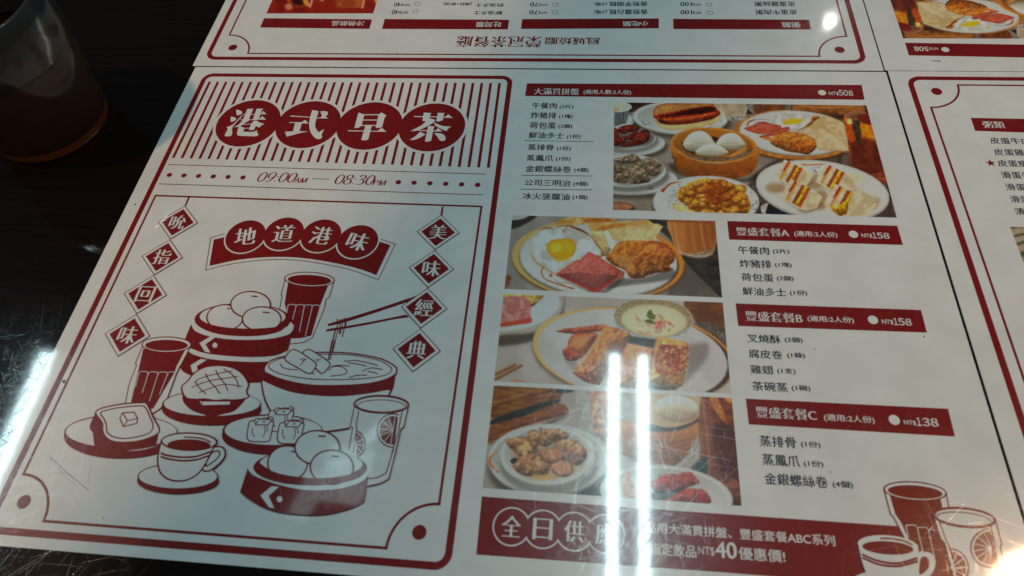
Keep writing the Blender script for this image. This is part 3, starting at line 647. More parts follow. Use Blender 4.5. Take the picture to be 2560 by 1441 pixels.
a.poly_mm([(sc[0]+(2.6 if k % 2 == 0 else 1.05)*math.sin(k*math.pi/5), sc[1]+(2.6 if k % 2 == 0 else 1.05)*math.cos(k*math.pi/5)) for k in range(10)], 'red'); a.build('star_mark', menu_r)

# ------------------------------------------------------------------ the upside-down price list
def Lx(y): return 0
a = Art(mm=True, z0=-.01); a.stroke_mm(round_rect(4.6, 8.6, 409.6, 284, 6.0, 10), 3.0, 'red', True); a.build('border_frame', menu_t)
a = Art(mm=True, z0=-.01); x0, x1, y0 = 12.4, 403.4, 13.4; t = np.radians(np.linspace(0, 90, 15))
a.stroke_mm([(x0, 278)]+[(x0+18.4*math.cos(q), y0+18.4*math.sin(q)) for q in t[::-1]]+[(x1+18.4*math.cos(q+math.pi/2), y0+18.4*math.sin(q+math.pi/2)) for q in t[::-1]]+[(x1, 278)], 1.1, 'red', True); a.build('inner_frame', menu_t)
for c in ((18.8, 19.2), (397.4, 19.4)):
    a = Art(mm=True, z0=-.01); a.disc(c, 2.9); a.build('corner_dot', menu_t)
FU1 = (640, 0, 3.8788); FU2 = (1290, 0, 3.3684)
def up_text(a, s, fr, xl, xr, yt, yb, col='ink', **kw):
    a.fr = fr; a.text(s, xl, xr, yt, yb, col=col, flip=True, **kw)
for fr, q, s, bx in ((FU1, [(78,178),(1125,190),(1100,282),(40,268)], '冷熱飲品', (728,1038,205,252)), (FU1, [(1248,186),(2455,193),(2442,287),(1222,282)], '吐司類', (2130,2370,212,264)),
                     (FU2, [(52,162),(1203,157),(1203,240),(42,245)], '小吃類', (900,1115,180,222)), (FU2, [(1323,160),(2468,168),(2485,250),(1325,246)], '粥類', (2245,2398,186,232))):
    a = Art(fr=fr, z0=-.01); a.fill(q, 'red', False); b = a.build('heading_banner', menu_t)
    a = Art(z0=.0); up_text(a, s, fr, *bx, col='white', off=.02); a.build('heading_text', b)
for fr, rows in ((FU1, [('鮮油多士',(2105,2385,108,145),None,None,'40',(1312,1378,100,138),(1550,110)), ('奶油多士',(2125,2398,34,70),'(煉奶+鮮油)',(1815,2090,22,55),'40',(1335,1398,28,64),(1566,38)), ('西多士',(2190,2410,-40,2),None,None,'50',(1350,1412,-42,-6),(1580,-34))]),
                 (FU2, [('香煎蘿白糕',(785,1110,80,122),'(3塊)',(660,765,82,118),'70',(112,182,88,122),(328,106)), ('香煎芋頭糕',(785,1108,14,54),'(3塊)',(662,765,18,52),'70',(118,188,22,55),(332,40))]),
                 (FU2, [('皮蛋牛肉粥',(2025,2370,82,124),None,None,'100',(1388,1482,88,122),(1632,108)), ('皮蛋雞絲粥',(2015,2355,14,55),None,None,'100',(1385,1480,20,52),(1625,40))])):
    for s, bx, n_, nb, pr, pb, ring in rows:
        a = Art(z0=-.01); up_text(a, s, fr, *bx, off=.022)
        if n_: up_text(a, n_, fr, *nb, off=.02)
        a.build('item_text', menu_t)
        a = Art(z0=-.01); w_ = (pb[1]-pb[0])/len(pr); up_text(a, pr, fr, *pb, off=.02); up_text(a, 'NT$', fr, pb[1]+6, pb[1]+82*fr[2]/3.6, pb[2]+8, pb[3]-4, off=.02)
        c = un([(ring[0]/fr[2]+fr[0], ring[1]/fr[2]+fr[1])])[0]; a.ring(c, 1.75, .3, 'ink', 24); a.build('price', menu_t)
a = Art(z0=-.01); up_text(a, '榮冠茶餐廳', (1120, 60, 6.0952), 112, 1418, 188, 354, col='red', song=True); up_text(a, '鳳城燒臘', (1120, 60, 6.0952), 1460, 2318, 205, 314, col='red', song=True); a.build('shop_name', menu_t)

# ------------------------------------------------------------------ the upside-down menu in the far corner
FW = (2100, 0, 5.5652)
a = Art(fr=FW, z0=-.02); a.fill([(905,597),(2700,625),(2700,805),(958,772)], 'red', False); b = a.build('heading_banner', menu_tr)
a = Art(z0=-.01); up_text(a, '508', FW, 1045, 1240, 650, 712, col='white', off=.014); up_text(a, 'NT$', FW, 1250, 1368, 658, 696, col='white'); a.build('price', b)
a = Art(z0=-.01, mm=True); a.disc(un([(2100+1465/5.5652, 692/5.5652)])[0], 2.2, 'white', 32); a.build('tick_circle', b)
a = Art(fr=FW, z0=-.02); a.fill([(1240,845,1),(1320,838),(1390,842),(1415,862,1),(1340,858)], 'grey'); a.build('scuff_mark', menu_tr)

# ---- specks and a few deeper scratches worn into the laminate
for q, r in (((160, 955), 1.3), ((338, 512), .7), ((1545, 905), .45), ((1534, 1160), .4), ((2036, 873), .4), ((2075, 1180), .35), ((258, 1296), .4), ((2310, 842), .5)):
    a = Art(mm=True, z0=.06); c = un([q])[0]; rg = random.Random(int(q[0])); t = [2*math.pi*k/9 for k in range(9)]
    a.poly_mm([(c[0]+r*(.5+.6*rg.random())*math.cos(x), c[1]+r*(.4+.6*rg.random())*math.sin(x)) for x in t], 'ink'); a.build('dirt_speck', menu)
for p, w in (([(128, 1145), (172, 1186), (222, 1226)], .3), ([(122, 1140), (160, 1190), (195, 1215)], .14), ([(228, 1166), (220, 1205)], .16), ([(130, 1182), (165, 1184), (180, 1192)], .12)):
    a = Art(z0=.06); a.line(p, w, 'grey'); a.build('scratch', menu)
# ------------------------------------------------------------------ printed food pictures: flat prints, their picture worked out point by point
_tab = np.random.RandomState(7).rand(64, 64)
def vnoise(x, y, seed=0):
    x = x+seed*17.31; y = y+seed*9.77
    xi, yi = np.floor(x).astype(int), np.floor(y).astype(int); u, v = x-xi, y-yi; u = u*u*(3-2*u); v = v*v*(3-2*v)
    g = lambda a, b: _tab[(xi+a) % 64, (yi+b) % 64]
    return (g(0, 0)*(1-u)+g(1, 0)*u)*(1-v)+(g(0, 1)*(1-u)+g(1, 1)*u)*v
def fbm(x, y, seed=0, o=4):
    s = 0; a = .5; t = 0
    for k in range(o): s = s+a*vnoise(x*2**k, y*2**k, seed+k*3); t += a; a *= .55
    return s/t
def sstep(a, b, x):
    t = np.clip((x-a)/(b-a), 0, 1); return t*t*(3-2*t)
class Picture:
    def __init__(self, x0, y0, x1, y1, fr, step=.30, c=(120, 108, 94)):
        self.nx = int(abs(x1-x0)/step)+1; self.ny = int(abs(y1-y0)/step)+1
        gx, gy = np.meshgrid(np.linspace(x0, x1, self.nx), np.linspace(y0, y1, self.ny)); self.mm = np.c_[gx.ravel(), gy.ravel()]
        self.px = pj(self.mm); self.img = np.tile(np.array(c, float), (len(self.mm), 1)); self.sd = 1; self.frame(fr)
    def frame(self, fr):
        self.X = (self.px[:, 0]-fr[0])*fr[2]; self.Y = (self.px[:, 1]-fr[1])*fr[2]
    def _blend(self, idx, a, col):
        self.img[idx] = self.img[idx]*(1-a[:, None])+np.asarray(col)*a[:, None]
    def _sdf(self, P, pad):
        lo, hi = P.min(0)-pad, P.max(0)+pad
        idx = np.where((self.X > lo[0]) & (self.X < hi[0]) & (self.Y > lo[1]) & (self.Y < hi[1]))[0]
        x, y = self.X[idx], self.Y[idx]; d = np.full(len(idx), 1e9); vx = np.zeros(len(idx)); vy = np.zeros(len(idx)); ins = np.zeros(len(idx), bool)
        for i in range(len(P)):
            a, b = P[i-1], P[i]; e = b-a; L2 = e@e+1e-9
            t = np.clip(((x-a[0])*e[0]+(y-a[1])*e[1])/L2, 0, 1)
            wx, wy = x-a[0]-t*e[0], y-a[1]-t*e[1]; dd = wx*wx+wy*wy; m = dd < d; d[m] = dd[m]; vx[m] = wx[m]; vy[m] = wy[m]
            if abs(e[1]) > 1e-9:
                c = ((a[1] > y) != (b[1] > y)) & (x < a[0]+(y-a[1])*e[0]/e[1]); ins ^= c
        d = np.sqrt(d); self.nv = (vx/(d+1e-6), vy/(d+1e-6)); return idx, x, y, np.where(ins, d, -d)
    def fill(self, pts, c, c2=None, ns=30, edge=None, ew=12, soft=4, grad=None, crisp=0, cs=10, alpha=1, smooth=True, wob=0, k=1.0, st=(1, 1), lit=0, pil=None):
        P = curve_pts(pts, True, 5) if smooth else np.array([p[:2] for p in pts], float)
        self.sd += 1; s = self.sd
        idx, x, y, d = self._sdf(P, soft+wob+2)
        if not len(idx): return
        if wob: d = d+(fbm(x/14, y/14, s, 3)-.5)*2*wob
        col = np.tile(np.array(c, float), (len(idx), 1))
        if grad:
            ang, ca, cb = grad; ux, uy = math.cos(math.radians(ang)), math.sin(math.radians(ang)); q = P[:, 0]*ux+P[:, 1]*uy
            t = sstep(q.min(), q.max(), x*ux+y*uy)[:, None]; col = np.array(ca, float)*(1-t)+np.array(cb, float)*t
        if c2 is not None:
            t = (sstep(.36, .64, fbm(x*st[0]/ns, y*st[1]/ns, s, 4))*k)[:, None]; col = col*(1-t)+np.array(c2, float)*t
        if edge is not None:
            t = np.exp(-np.maximum(d, 0)/ew)[:, None]; col = col*(1-t)+np.array(edge, float)*t
        if crisp:
            cs = cs*1.5; n0 = fbm(x/cs, y/cs, s+5, 3); n1 = fbm((x+cs*.5)/cs, (y+cs*.45)/cs, s+5, 3); col = col*(1+.5*crisp*np.clip((n0-n1)*3, -1, 1))[:, None]
        if pil is None: pil = .42 if crisp >= .25 else 0
        if pil:
            w = np.ptp(P, axis=0).min()*.22+4; sh = (self.nv[0]*.35+self.nv[1]*.94)*np.exp(-np.abs(d)/w); col = col*(1+pil*np.where(sh > 0, .8*sh, 1.15*sh))[:, None]
            lo_ = fbm(x/46, y/46, s+9, 2)-fbm((x+14)/46, (y+20)/46, s+9, 2); col = col*(1+(.34*pil if crisp >= .3 else 0)*np.clip(lo_*3, -1, 1))[:, None]
        if lit:
            q0, q1 = P[:, 1].min(), P[:, 1].max(); col = col*(1+lit*(.5-(y-q0)/(q1-q0+1e-6)))[:, None]
        a = sstep(-soft/2, soft/2, d)*alpha; self._blend(idx, a, np.clip(col, 0, 255))
    def ell(self, cx, cy, rx, ry, c, rot=0, **kw):
        t = np.linspace(0, 2*math.pi, 40, endpoint=False); cr, sr = math.cos(math.radians(rot)), math.sin(math.radians(rot)); ex, ey = rx*np.cos(t), ry*np.sin(t)
        self.fill(np.c_[cx+ex*cr-ey*sr, cy+ex*sr+ey*cr], c, smooth=False, **kw)
    def line(self, pts, w, c, soft=3, alpha=1, wob=0, n=6):
        P = curve_pts(pts, False, n); w = np.interp(np.linspace(0, 1, len(P)), np.linspace(0, 1, len(np.atleast_1d(w))), np.atleast_1d(w)) if np.ndim(w) else np.full(len(P), w)
        self.sd += 1; lo, hi = P.min(0)-w.max()-soft, P.max(0)+w.max()+soft
        idx = np.where((self.X > lo[0]) & (self.X < hi[0]) & (self.Y > lo[1]) & (self.Y < hi[1]))[0]; x, y = self.X[idx], self.Y[idx]; m = np.full(len(idx), -1e9)
        for i in range(len(P)-1):
            a, b = P[i], P[i+1]; e = b-a; t = np.clip(((x-a[0])*e[0]+(y-a[1])*e[1])/(e@e+1e-9), 0, 1)
            m = np.maximum(m, (w[i]*(1-t)+w[i+1]*t)/2-np.hypot(x-a[0]-t*e[0], y-a[1]-t*e[1]))
        if wob: m = m+(fbm(x/12, y/12, self.sd, 3)-.5)*2*wob
        self._blend(idx, sstep(-soft/2, soft/2, m)*alpha, c)
    def shadow(self, pts, a=.5, soft=30, c=(38, 28, 22), smooth=True): self.fill(pts, c, soft=soft, alpha=a, smooth=smooth)
    def speck(self, pts, n, r, cols, seed=1, asp=1.0, alpha=1, soft=3, jit=.4, shade=None):
        P = curve_pts(pts, True, 5); rng = np.random.RandomState(seed); lo, hi = P.min(0), P.max(0); k = 0; tries = 0
        while k < n and tries < n*20:
            tries += 1; q = lo+rng.rand(2)*(hi-lo); ins = False
            for i in range(len(P)):
                a, b = P[i-1], P[i]
                if (a[1] > q[1]) != (b[1] > q[1]) and q[0] < a[0]+(q[1]-a[1])*(b[0]-a[0])/(b[1]-a[1]): ins = not ins
            if not ins: continue
            rr = r*(1+jit*(rng.rand()*2-1)); c = cols[rng.randint(len(cols))]; rot = rng.rand()*180
            if shade: self.ell(q[0]+rr*.2, q[1]+rr*.35, rr*1.15, rr*asp*1.15, shade, rot, soft=rr*.8, alpha=.75)
            self.ell(q[0], q[1], rr, rr*asp, c, rot, soft=soft, alpha=alpha, **({'edge': np.array(c)*.72, 'ew': rr*.3, 'crisp': .25, 'cs': rr*.6} if shade else {})); k += 1
    def build(self, name, parent, z, sat=.98):
        nx, ny = self.nx, self.ny; x, y = self.mm[:, 0], self.mm[:, 1]; im = self.img.reshape(ny, nx, 3)
        for _ in range(2): q = np.pad(im, ((1, 1), (1, 1), (0, 0)), 'edge'); im = .5*im+.125*(q[:-2, 1:-1]+q[2:, 1:-1]+q[1:-1, :-2]+q[1:-1, 2:])
        im = 255*(im/255)**1.15*1.05
        img = np.clip(im.reshape(-1, 3)*(1+.05*(fbm(x*1.1, y*1.1, 3, 3)-.5))[:, None], 4, 250)
        ch = ((img.max(1)-img.min(1))/(img.max(1)+1))[:, None]; img = img*(1+ch*np.array((.05, -.03, -.16)))
        g = img.mean(1, keepdims=True); col = alb(np.clip(g+(img-g)*sat, 3, 255))
        me = bpy.data.meshes.new(name); n = nx*ny; me.vertices.add(n)
        me.vertices.foreach_set('co', np.c_[self.mm*MM, np.full(n, z*MM)].ravel().astype(np.float32))
        i = (np.arange(ny-1)[:, None]*nx+np.arange(nx-1)[None]).ravel(); q = np.c_[i, i+nx, i+nx+1, i+1] if self.mm[0, 1] > self.mm[-1, 1] else np.c_[i, i+1, i+nx+1, i+nx]
        me.loops.add(q.size); me.loops.foreach_set('vertex_index', q.ravel().astype(np.int32)); me.polygons.add(len(q))
        me.polygons.foreach_set('loop_start', (np.arange(len(q))*4).astype(np.int32)); me.update(calc_edges=True)
        at = me.color_attributes.new('print', 'FLOAT_COLOR', 'POINT'); at.data.foreach_set('color', np.c_[col, np.ones(n)].ravel().astype(np.float32))
        me.materials.append(MAT['print']); o = bpy.data.objects.new(name, me); COL.objects.link(o); o.parent = parent; o.matrix_parent_inverse = Matrix.Translation(-Vector(parent.location)); return o
G1 = (1530, 250, 4.8028); G2 = (1840, 250, 4.8024); GA = (1250, 530, 4.4912); GB = (1230, 725, 4.1967); GC = (1200, 955, 3.8209)
WHITE = (168, 164, 156); CREAM = (164, 154, 132)
def dish(p, cx, cy, rx, ry, rim=.84, drop=10, c=WHITE, rot=0, sh=.55):
    p.ell(cx+rx*.04, cy+ry*.22+drop, rx*1.04, ry*1.05, (44, 33, 26), rot, soft=rx*.14, alpha=sh)
    p.ell(cx, cy+drop, rx*.985, ry, (128, 122, 110), rot, soft=4); p.ell(cx, cy, rx, ry, c, rot, soft=4, edge=(150, 146, 136), ew=8)
    if rim: p.ell(cx, cy+ry*.02, rx*rim, ry*rim, (156, 152, 143), rot, soft=14, grad=(80, (146, 141, 131), (168, 164, 156)))
def flower(p, dots): 
    for a in dots: p.line(*a)

# ---- picture of the big platter set
p = Picture(264.8, -27.9, 404.0, -107.4, G1)
p.fill([(0,0),(1900,0),(1900,1500),(0,1500)], (118,105,91), (132,120,106), 260, smooth=False, crisp=.10, cs=7)
p.fill([(0,20),(3600,20),(3600,170),(1500,170),(1250,150),(260,140),(0,320)], (62,40,25), (40,27,19), 60, soft=40)
p.frame(G2); p.fill([(900,600),(2000,560),(2000,1500),(200,1500),(230,900)], (66,52,45), (92,77,68), 60, soft=60, st=(1, .2), crisp=.2, cs=14); p.frame(G1)
# cup of pudding, wing plate, rib plate on the left
dish(p, 60, 250, 215, 90, 0, 8); p.fill([(0,30),(190,60),(180,260),(120,292),(0,300)], (112,108,104), (70,66,64), 14, soft=5, st=(1, .12)); p.ell(70, 85, 168, 62, (160,157,150), soft=4, edge=(186,182,176), ew=10); p.ell(50, 88, 138, 48, (170,165,140)); p.ell(40, 120, 50, 28, (170,130,90), c2=(188,160,120), ns=10)
dish(p, 200, 520, 440, 150, .9, 12); dish(p, 170, 455, 362, 140, .88, 12, sh=.4)
p.shadow([(10,420),(470,420),(440,540),(100,585),(0,540)], .5, 30)
for q in ([(0,350),(60,350),(90,430),(60,470),(0,480)], [(70,350),(140,310),(260,300),(330,330),(320,365),(240,385),(140,412),(90,395)], [(20,470),(110,450),(180,440),(170,500),(100,545),(20,545)], [(190,440),(240,390),(310,370),(300,420),(240,480),(195,480)],
          [(250,480),(300,400),(380,360),(440,370),(455,430),(430,500),(330,540),(270,540)], [(105,545),(200,500),(290,500),(320,535),(220,560),(130,562)]):
    p.fill(q, (128,52,26), (92,30,18), 24, edge=(58,20,12), ew=10, crisp=.5, cs=12, soft=5)
dish(p, 230, 960, 560, 175, .88, 14); p.fill([(420,1062),(500,1050),(470,1085)], (70,62,52), alpha=.5); dish(p, 190, 850, 462, 195, .86, 14, sh=.45)
p.shadow([(20,720),(580,760),(560,920),(300,1020),(20,990)], .45, 40, (70,55,42))
for q in ([(30,720),(110,690),(190,670),(240,650),(330,690),(325,740),(220,765),(100,760)], [(20,780),(120,770),(190,800),(180,860),(100,880),(20,870)], [(270,760),(330,730),(380,760),(360,810),(290,800)], [(390,710),(460,700),(520,730),(580,760),(585,800),(500,830),(400,800)],
          [(380,800),(470,790),(560,830),(590,870),(520,915),(440,900)], [(20,890),(120,880),(190,900),(180,990),(60,990),(15,960)], [(180,830),(260,780),(340,800),(410,850),(440,920),(455,980),(380,1000),(280,1010),(220,990),(205,900)], [(120,860),(200,850),(210,920),(150,940)]):
    p.fill(q, (138,118,92), (96,78,62), 26, edge=(84,62,44), ew=11, crisp=.55, cs=14, soft=6, wob=5)
p.ell(120, 1285, 150, 58, (148,92,66), 4, c2=(164,112,84), ns=50, edge=(92,54,36), ew=14); p.shadow([(180,1340),(270,1280),(275,1340)], .5, 12)
# pork-floss bun on a plate
dish(p, 820, 215, 572, 196, .9, 14, rot=2)
p.line([(365,250),(380,290),(420,300)], 6, (70,62,50)); p.line([(440,270),(460,300)], 6, (70,62,50)); p.line([(400,330),(520,365)], 5, (150,110,80))
p.speck([(1100,340),(1250,270),(1370,220),(1350,300),(1200,350)], 60, 9, [(180,176,168),(140,135,126)], 3)
p.fill([(500,120),(560,65),(640,45),(700,40),(1230,45),(1240,80),(1000,110),(760,165),(600,195),(505,200)], (158,108,56), (176,130,74), 60, edge=(128,72,30), ew=20)
p.fill([(500,190),(700,150),(900,110),(1100,80),(1230,75),(1290,130),(1290,190),(1180,240),(900,290),(700,300),(580,280),(530,230)], (140,46,14), (98,26,8), 36, crisp=.35, cs=14)
p.fill([(560,195),(760,165),(950,112),(1180,85),(1250,110),(1180,150),(950,180),(760,190),(640,205)], (58,16,9), (32,9,6), 40, soft=26)
p.fill([(600,230),(800,215),(1000,190),(1200,150),(1250,170),(1150,220),(900,260),(700,270)], (168,62,18), (188,88,30), 20, soft=22, alpha=.75, crisp=.4, cs=10)
p.speck([(620,230),(900,215),(1200,160),(1150,210),(800,255)], 30, 5, [(210,150,110),(190,100,50)], 5, alpha=.7)
p.fill([(520,225),(570,285),(700,300),(900,290),(1150,255),(1290,180),(1305,150),(1300,215),(1230,280),(1000,340),(800,362),(660,355),(570,320),(525,265)], (186,160,110), (196,176,132), 60, edge=(168,120,60), ew=10)
# glasses at the back
p.fill([(1255,30),(1605,30),(1595,210),(1540,240),(1400,245),(1330,160),(1260,110)], (146,126,102), (160,142,120), 60, edge=(172,164,152), ew=9); p.fill([(1400,205),(1590,205),(1570,240),(1410,246)], (96,86,76), (170,164,156), 12)
p.frame(G2)
p.fill([(120,60),(240,60),(250,175),(190,160)], (92,82,72), (128,120,112), 20, soft=8); p.fill([(240,50),(590,50),(560,160),(260,180)], (112,66,30), (90,48,22), 40, soft=8, st=(2, .3))
p.fill([(590,50),(740,50),(740,150),(600,140)], (70,58,50), (110,92,74), 20, soft=8, st=(2, .3))
p.fill([(740,55),(1480,55),(1500,200),(1200,215),(760,160)], (120,72,28), (138,88,38), 70, soft=8, grad=(90, (136,88,40), (76,40,18)), crisp=.12, cs=10); p.line([(760,66),(950,92),(1250,92),(1430,70)], 8, (166,116,58)); p.fill([(1100,190),(1560,170),(1560,260),(1200,230)], (60,34,22), soft=40)
# breakfast plate with egg, luncheon meat, cutlet and toast
p.ell(720, 445, 745, 300, (46,32,22), 3, soft=70, alpha=.6)
p.ell(710, 432, 735, 300, (88,52,20), 3); p.ell(708, 418, 735, 298, (168,116,50), 3, c2=(146,94,36), ns=60); p.ell(735, 400, 690, 272, (50,34,22), 3, soft=14); 
p.ell(720, 408, 682, 268, (122,116,106), 3); p.ell(720, 396, 682, 266, WHITE, 3, edge=(150,146,138), ew=10)
p.line([(135,300),(160,265),(220,240)], (22, 12), (152,70,36)); p.line([(160,262),(280,232),(400,245)], 4, (90,76,66)); p.line([(215,300),(250,270),(290,268)], 5, (100,90,80))
p.fill([(520,160),(620,140),(760,160),(900,190),(990,200),(960,250),(880,310),(760,380),(640,400),(560,340),(430,300),(440,220)], (176,174,166), (158,152,138), 60, soft=8, wob=5)
p.fill([(600,240),(700,222),(800,232),(810,252),(740,285),(640,302),(580,300),(560,275)], (186,138,14), (200,160,30), 50, edge=(196,160,70), ew=9, soft=8)
p.fill([(930,195),(1005,200),(970,250),(880,310),(780,360),(720,385),(800,335),(880,270)], (156,92,36), (120,58,20), 22, crisp=.4)
p.fill([(100,345),(210,305),(315,262),(430,290),(535,310),(530,345),(440,385),(320,412),(230,400)], (150,70,50), (166,86,62), 40, edge=(122,44,32), ew=9, crisp=.16, cs=12); p.fill([(280,440),(420,395),(530,345),(630,325),(630,370),(540,410),(400,440),(330,462)], (152,74,50), (166,86,60), 30, edge=(118,46,30), ew=9); p.fill([(280,450),(330,450),(420,450),(400,490),(330,470)], (190,130,60), (170,100,40), 20)
p.fill([(410,490),(480,420),(600,385),(780,400),(900,450),(975,520),(960,580),(870,655),(760,640),(640,625),(540,590),(440,545)], (168,112,50), (142,84,30), 34, edge=(120,66,22), ew=12, crisp=.4, cs=16, wob=5)
p.line([(600,510),(680,450),(800,425)], 9, (104,56,20)); p.line([(640,620),(690,550),(780,490)], 18, (120,66,34)); p.fill([(690,600),(760,510),(900,500),(960,540),(930,600),(850,650)], (160,98,34), (132,70,20), 22, crisp=.5, cs=16)
p.fill([(960,240),(1060,200),(1140,215),(1310,290),(1330,450),(1120,360),(1000,345),(860,400),(770,390),(900,300)], (174,160,128), (160,138,96), 90, edge=(150,118,70), ew=6)
p.fill([(1120,260),(1300,300),(1330,440),(1260,430),(1140,340)], (162,138,98), (174,156,120), 40, soft=14)
p.fill([(790,395),(900,400),(1000,350),(1120,370),(1330,480),(1370,610),(1150,600),(980,570),(960,510),(900,440)], (176,162,132), (164,146,108), 90, edge=(158,128,82), ew=8); p.line([(1050,330),(1150,400),(1280,500),(1350,560)], 20, (160,128,74), alpha=.7, soft=14); p.line([(980,590),(1150,612),(1360,632)], 9, (150,110,58))
# iced tea
p.fill([(1295,225),(1340,160),(1450,140),(1560,150),(1640,300),(1800,960),(1800,1000),(1700,995),(1430,880),(1380,800),(1340,500)], (112,50,20), (88,34,14), 80, grad=(90, (182,98,34), (96,42,22)), soft=6)
p.fill([(1320,280),(1440,320),(1460,480),(1360,500)], (168,80,18), (150,64,14), 40, soft=40); p.fill([(1480,280),(1640,290),(1690,520),(1560,480)], (198,132,20), (168,96,14), 40, soft=40); p.fill([(1400,500),(1700,500),(1760,850),(1450,830)], (78,28,16), (96,40,22), 60, soft=60, alpha=.8)
p.fill([(1380,210),(1460,225),(1490,300),(1500,520),(1440,480)], (52,38,26), (72,54,36), 30, soft=18); p.ell(1440, 190, 140, 52, (110,74,56), -3, soft=10, edge=(150,118,100), ew=10, alpha=.75); p.fill([(1460,190),(1600,185),(1640,300),(1500,270)], (100,32,20), soft=20)
p.fill([(1330,240),(1380,230),(1400,285),(1340,290)], (186,150,60), (200,180,120), 20, soft=10)
p.line([(1312,260),(1350,520),(1390,800)], 8, (156,104,74), alpha=.6); p.fill([(1430,880),(1560,900),(1790,880),(1800,990),(1700,995),(1540,960)], (138,72,46), (110,50,30), 40, soft=14)
# bamboo steamer with three swirled buns
p.frame(G1)
p.shadow([(720,760),(1500,960),(1800,840),(1780,960),(1300,980),(820,900)], .6, 60)
p.fill([(700,560),(720,640),(800,860),(980,925),(1250,950),(1500,945),(1680,870),(1745,760),(1745,560),(1400,760),(1000,730)], (150,90,30), (136,76,22), 80, grad=(90, (168,106,40), (104,56,18)), crisp=.08, cs=10)
p.ell(1222, 545, 520, 212, (168,112,46), 4, c2=(150,94,34), ns=70, edge=(178,126,60), ew=12); p.ell(1218, 540, 470, 178, (112,92,76), 4, c2=(86,66,50), ns=30, soft=8)
p.ell(1218, 530, 468, 172, (142,88,30), 4, grad=(90, (150,96,36), (120,72,26)), soft=6)
p.fill([(840,500),(900,560),(1000,640),(960,640),(860,590)], (44,30,18), soft=16); p.fill([(1200,440),(1290,470),(1260,530),(1230,520)], (60,36,16), soft=20)
p.line([(780,805),(1000,850),(1250,872),(1500,860),(1700,800)], 7, (112,62,20), alpha=.7); p.line([(720,640),(760,760),(800,830)], 9, (72,42,18)); p.line([(712,700),(770,690),(760,760)], 8, (62,36,16)); p.ell(1515, 772, 14, 7, (70,36,14), -20)
for cx, cy, rx, ry in ((1050, 505, 200, 130), (1430, 505, 180, 105), (1200, 610, 200, 78)):
    pts = [(cx-rx,cy+ry*.3),(cx-rx*.85,cy-ry*.25),(cx-rx*.5,cy-ry*.8),(cx,cy-ry*1.02),(cx+rx*.45,cy-ry*.8),(cx+rx*.85,cy-ry*.1),(cx+rx,cy+ry*.4),(cx+rx*.6,cy+ry*.85),(cx,cy+ry*.95),(cx-rx*.7,cy+ry*.8)]
    p.fill(pts, (176,170,156), grad=(85, (186,181,168), (160,148,122)), edge=(146,134,112), ew=10, soft=5, pil=.3)
    for k in range(4): f = .25+.2*k; p.line([(cx-rx*f,cy-ry*(.75-.4*f)+k*16),(cx,cy-ry*(.45-.28*f)+k*16),(cx+rx*f,cy-ry*(.72-.4*f)+k*16)], 9, (138,128,108), soft=8, alpha=.75); p.line([(cx-rx*f,cy-ry*(.75-.4*f)+k*16+11),(cx,cy-ry*(.45-.28*f)+k*16+11),(cx+rx*f,cy-ry*(.72-.4*f)+k*16+11)], 6, (192,188,176), soft=8, alpha=.6)
p.fill([(850,640),(1000,690),(1220,712),(1450,690),(1620,620),(1680,560),(1660,640),(1500,715),(1250,738),(1000,715)], (118,98,84), (84,66,54), 30, soft=10); p.fill([(1280,680),(1420,660),(1600,560),(1600,620),(1450,680)], (158,108,52), (170,124,68), 30, soft=12)
# pineapple bun plate
dish(p, 1130, 1230, 640, 318, 0, 12)
p.line([(605,1095),(625,1075)], 34, (132,56,30)); p.line([(640,1062),(700,1010),(830,982)], (24, 20, 6), (140,66,36)); p.speck([(700,1060),(820,1020),(760,1180),(690,1140)], 26, 5, [(92,86,80)], 9); p.speck([(640,1180),(740,1120),(780,1240),(700,1330)], 22, 5, [(104,98,90)], 10)
p.frame(G2); p.speck([(140,1060),(300,1120),(380,1250),(200,1340),(190,1180)], 44, 6, [(70,70,76),(100,98,98)], 11); p.fill([(300,1280),(390,1240),(390,1340),(320,1370)], (140,132,118), (170,164,154), 20, soft=8); p.frame(G1)
p.fill([(725,1270),(800,1240),(900,1290),(1040,1370),(880,1380),(760,1310)], (176,158,98), (190,174,120), 30, edge=(150,110,50), ew=6)
p.fill([(780,1120),(880,1020),(1000,970),(1130,940),(1280,980),(1430,1030),(1560,1090),(1640,1180),(1665,1260),(1620,1370),(1400,1400),(1060,1385),(900,1260),(800,1210)], (168,114,34), (140,80,20), 40, edge=(190,146,60), ew=16, crisp=.4, cs=18, wob=8)
rng = np.random.RandomState(21)
for k in range(95):
    t = rng.rand()*2*math.pi; r = math.sqrt(rng.rand()); q = (1220+390*r*math.cos(t), 1180+205*r*math.sin(t)); s = 34+34*rng.rand()
    dk = max(0, 1-math.hypot(q[0]-1250, q[1]-1130)/240); c = np.array((196,136,44))*(1-.32*dk)-np.array((0, 38, 24))*dk
    p.ell(q[0]+4, q[1]+9, s*1.12, s*.86, (112,54,14), rng.rand()*60-30, soft=14, alpha=.7); p.ell(q[0], q[1], s, s*.74, c, rng.rand()*60-30, c2=c*.8, ns=16, edge=c*.74, ew=s*.25, crisp=.3, cs=14, soft=6)
    if rng.rand() < .4: p.ell(q[0]-s*.1, q[1]-s*.25, s*.42, s*.22, (214,176,110), -15, soft=10, alpha=.75)
p.fill([(1180,1060),(1290,1040),(1380,1130),(1280,1230),(1130,1210),(1110,1130)], (118,52,14), (150,84,24), 24, soft=50, alpha=.45)
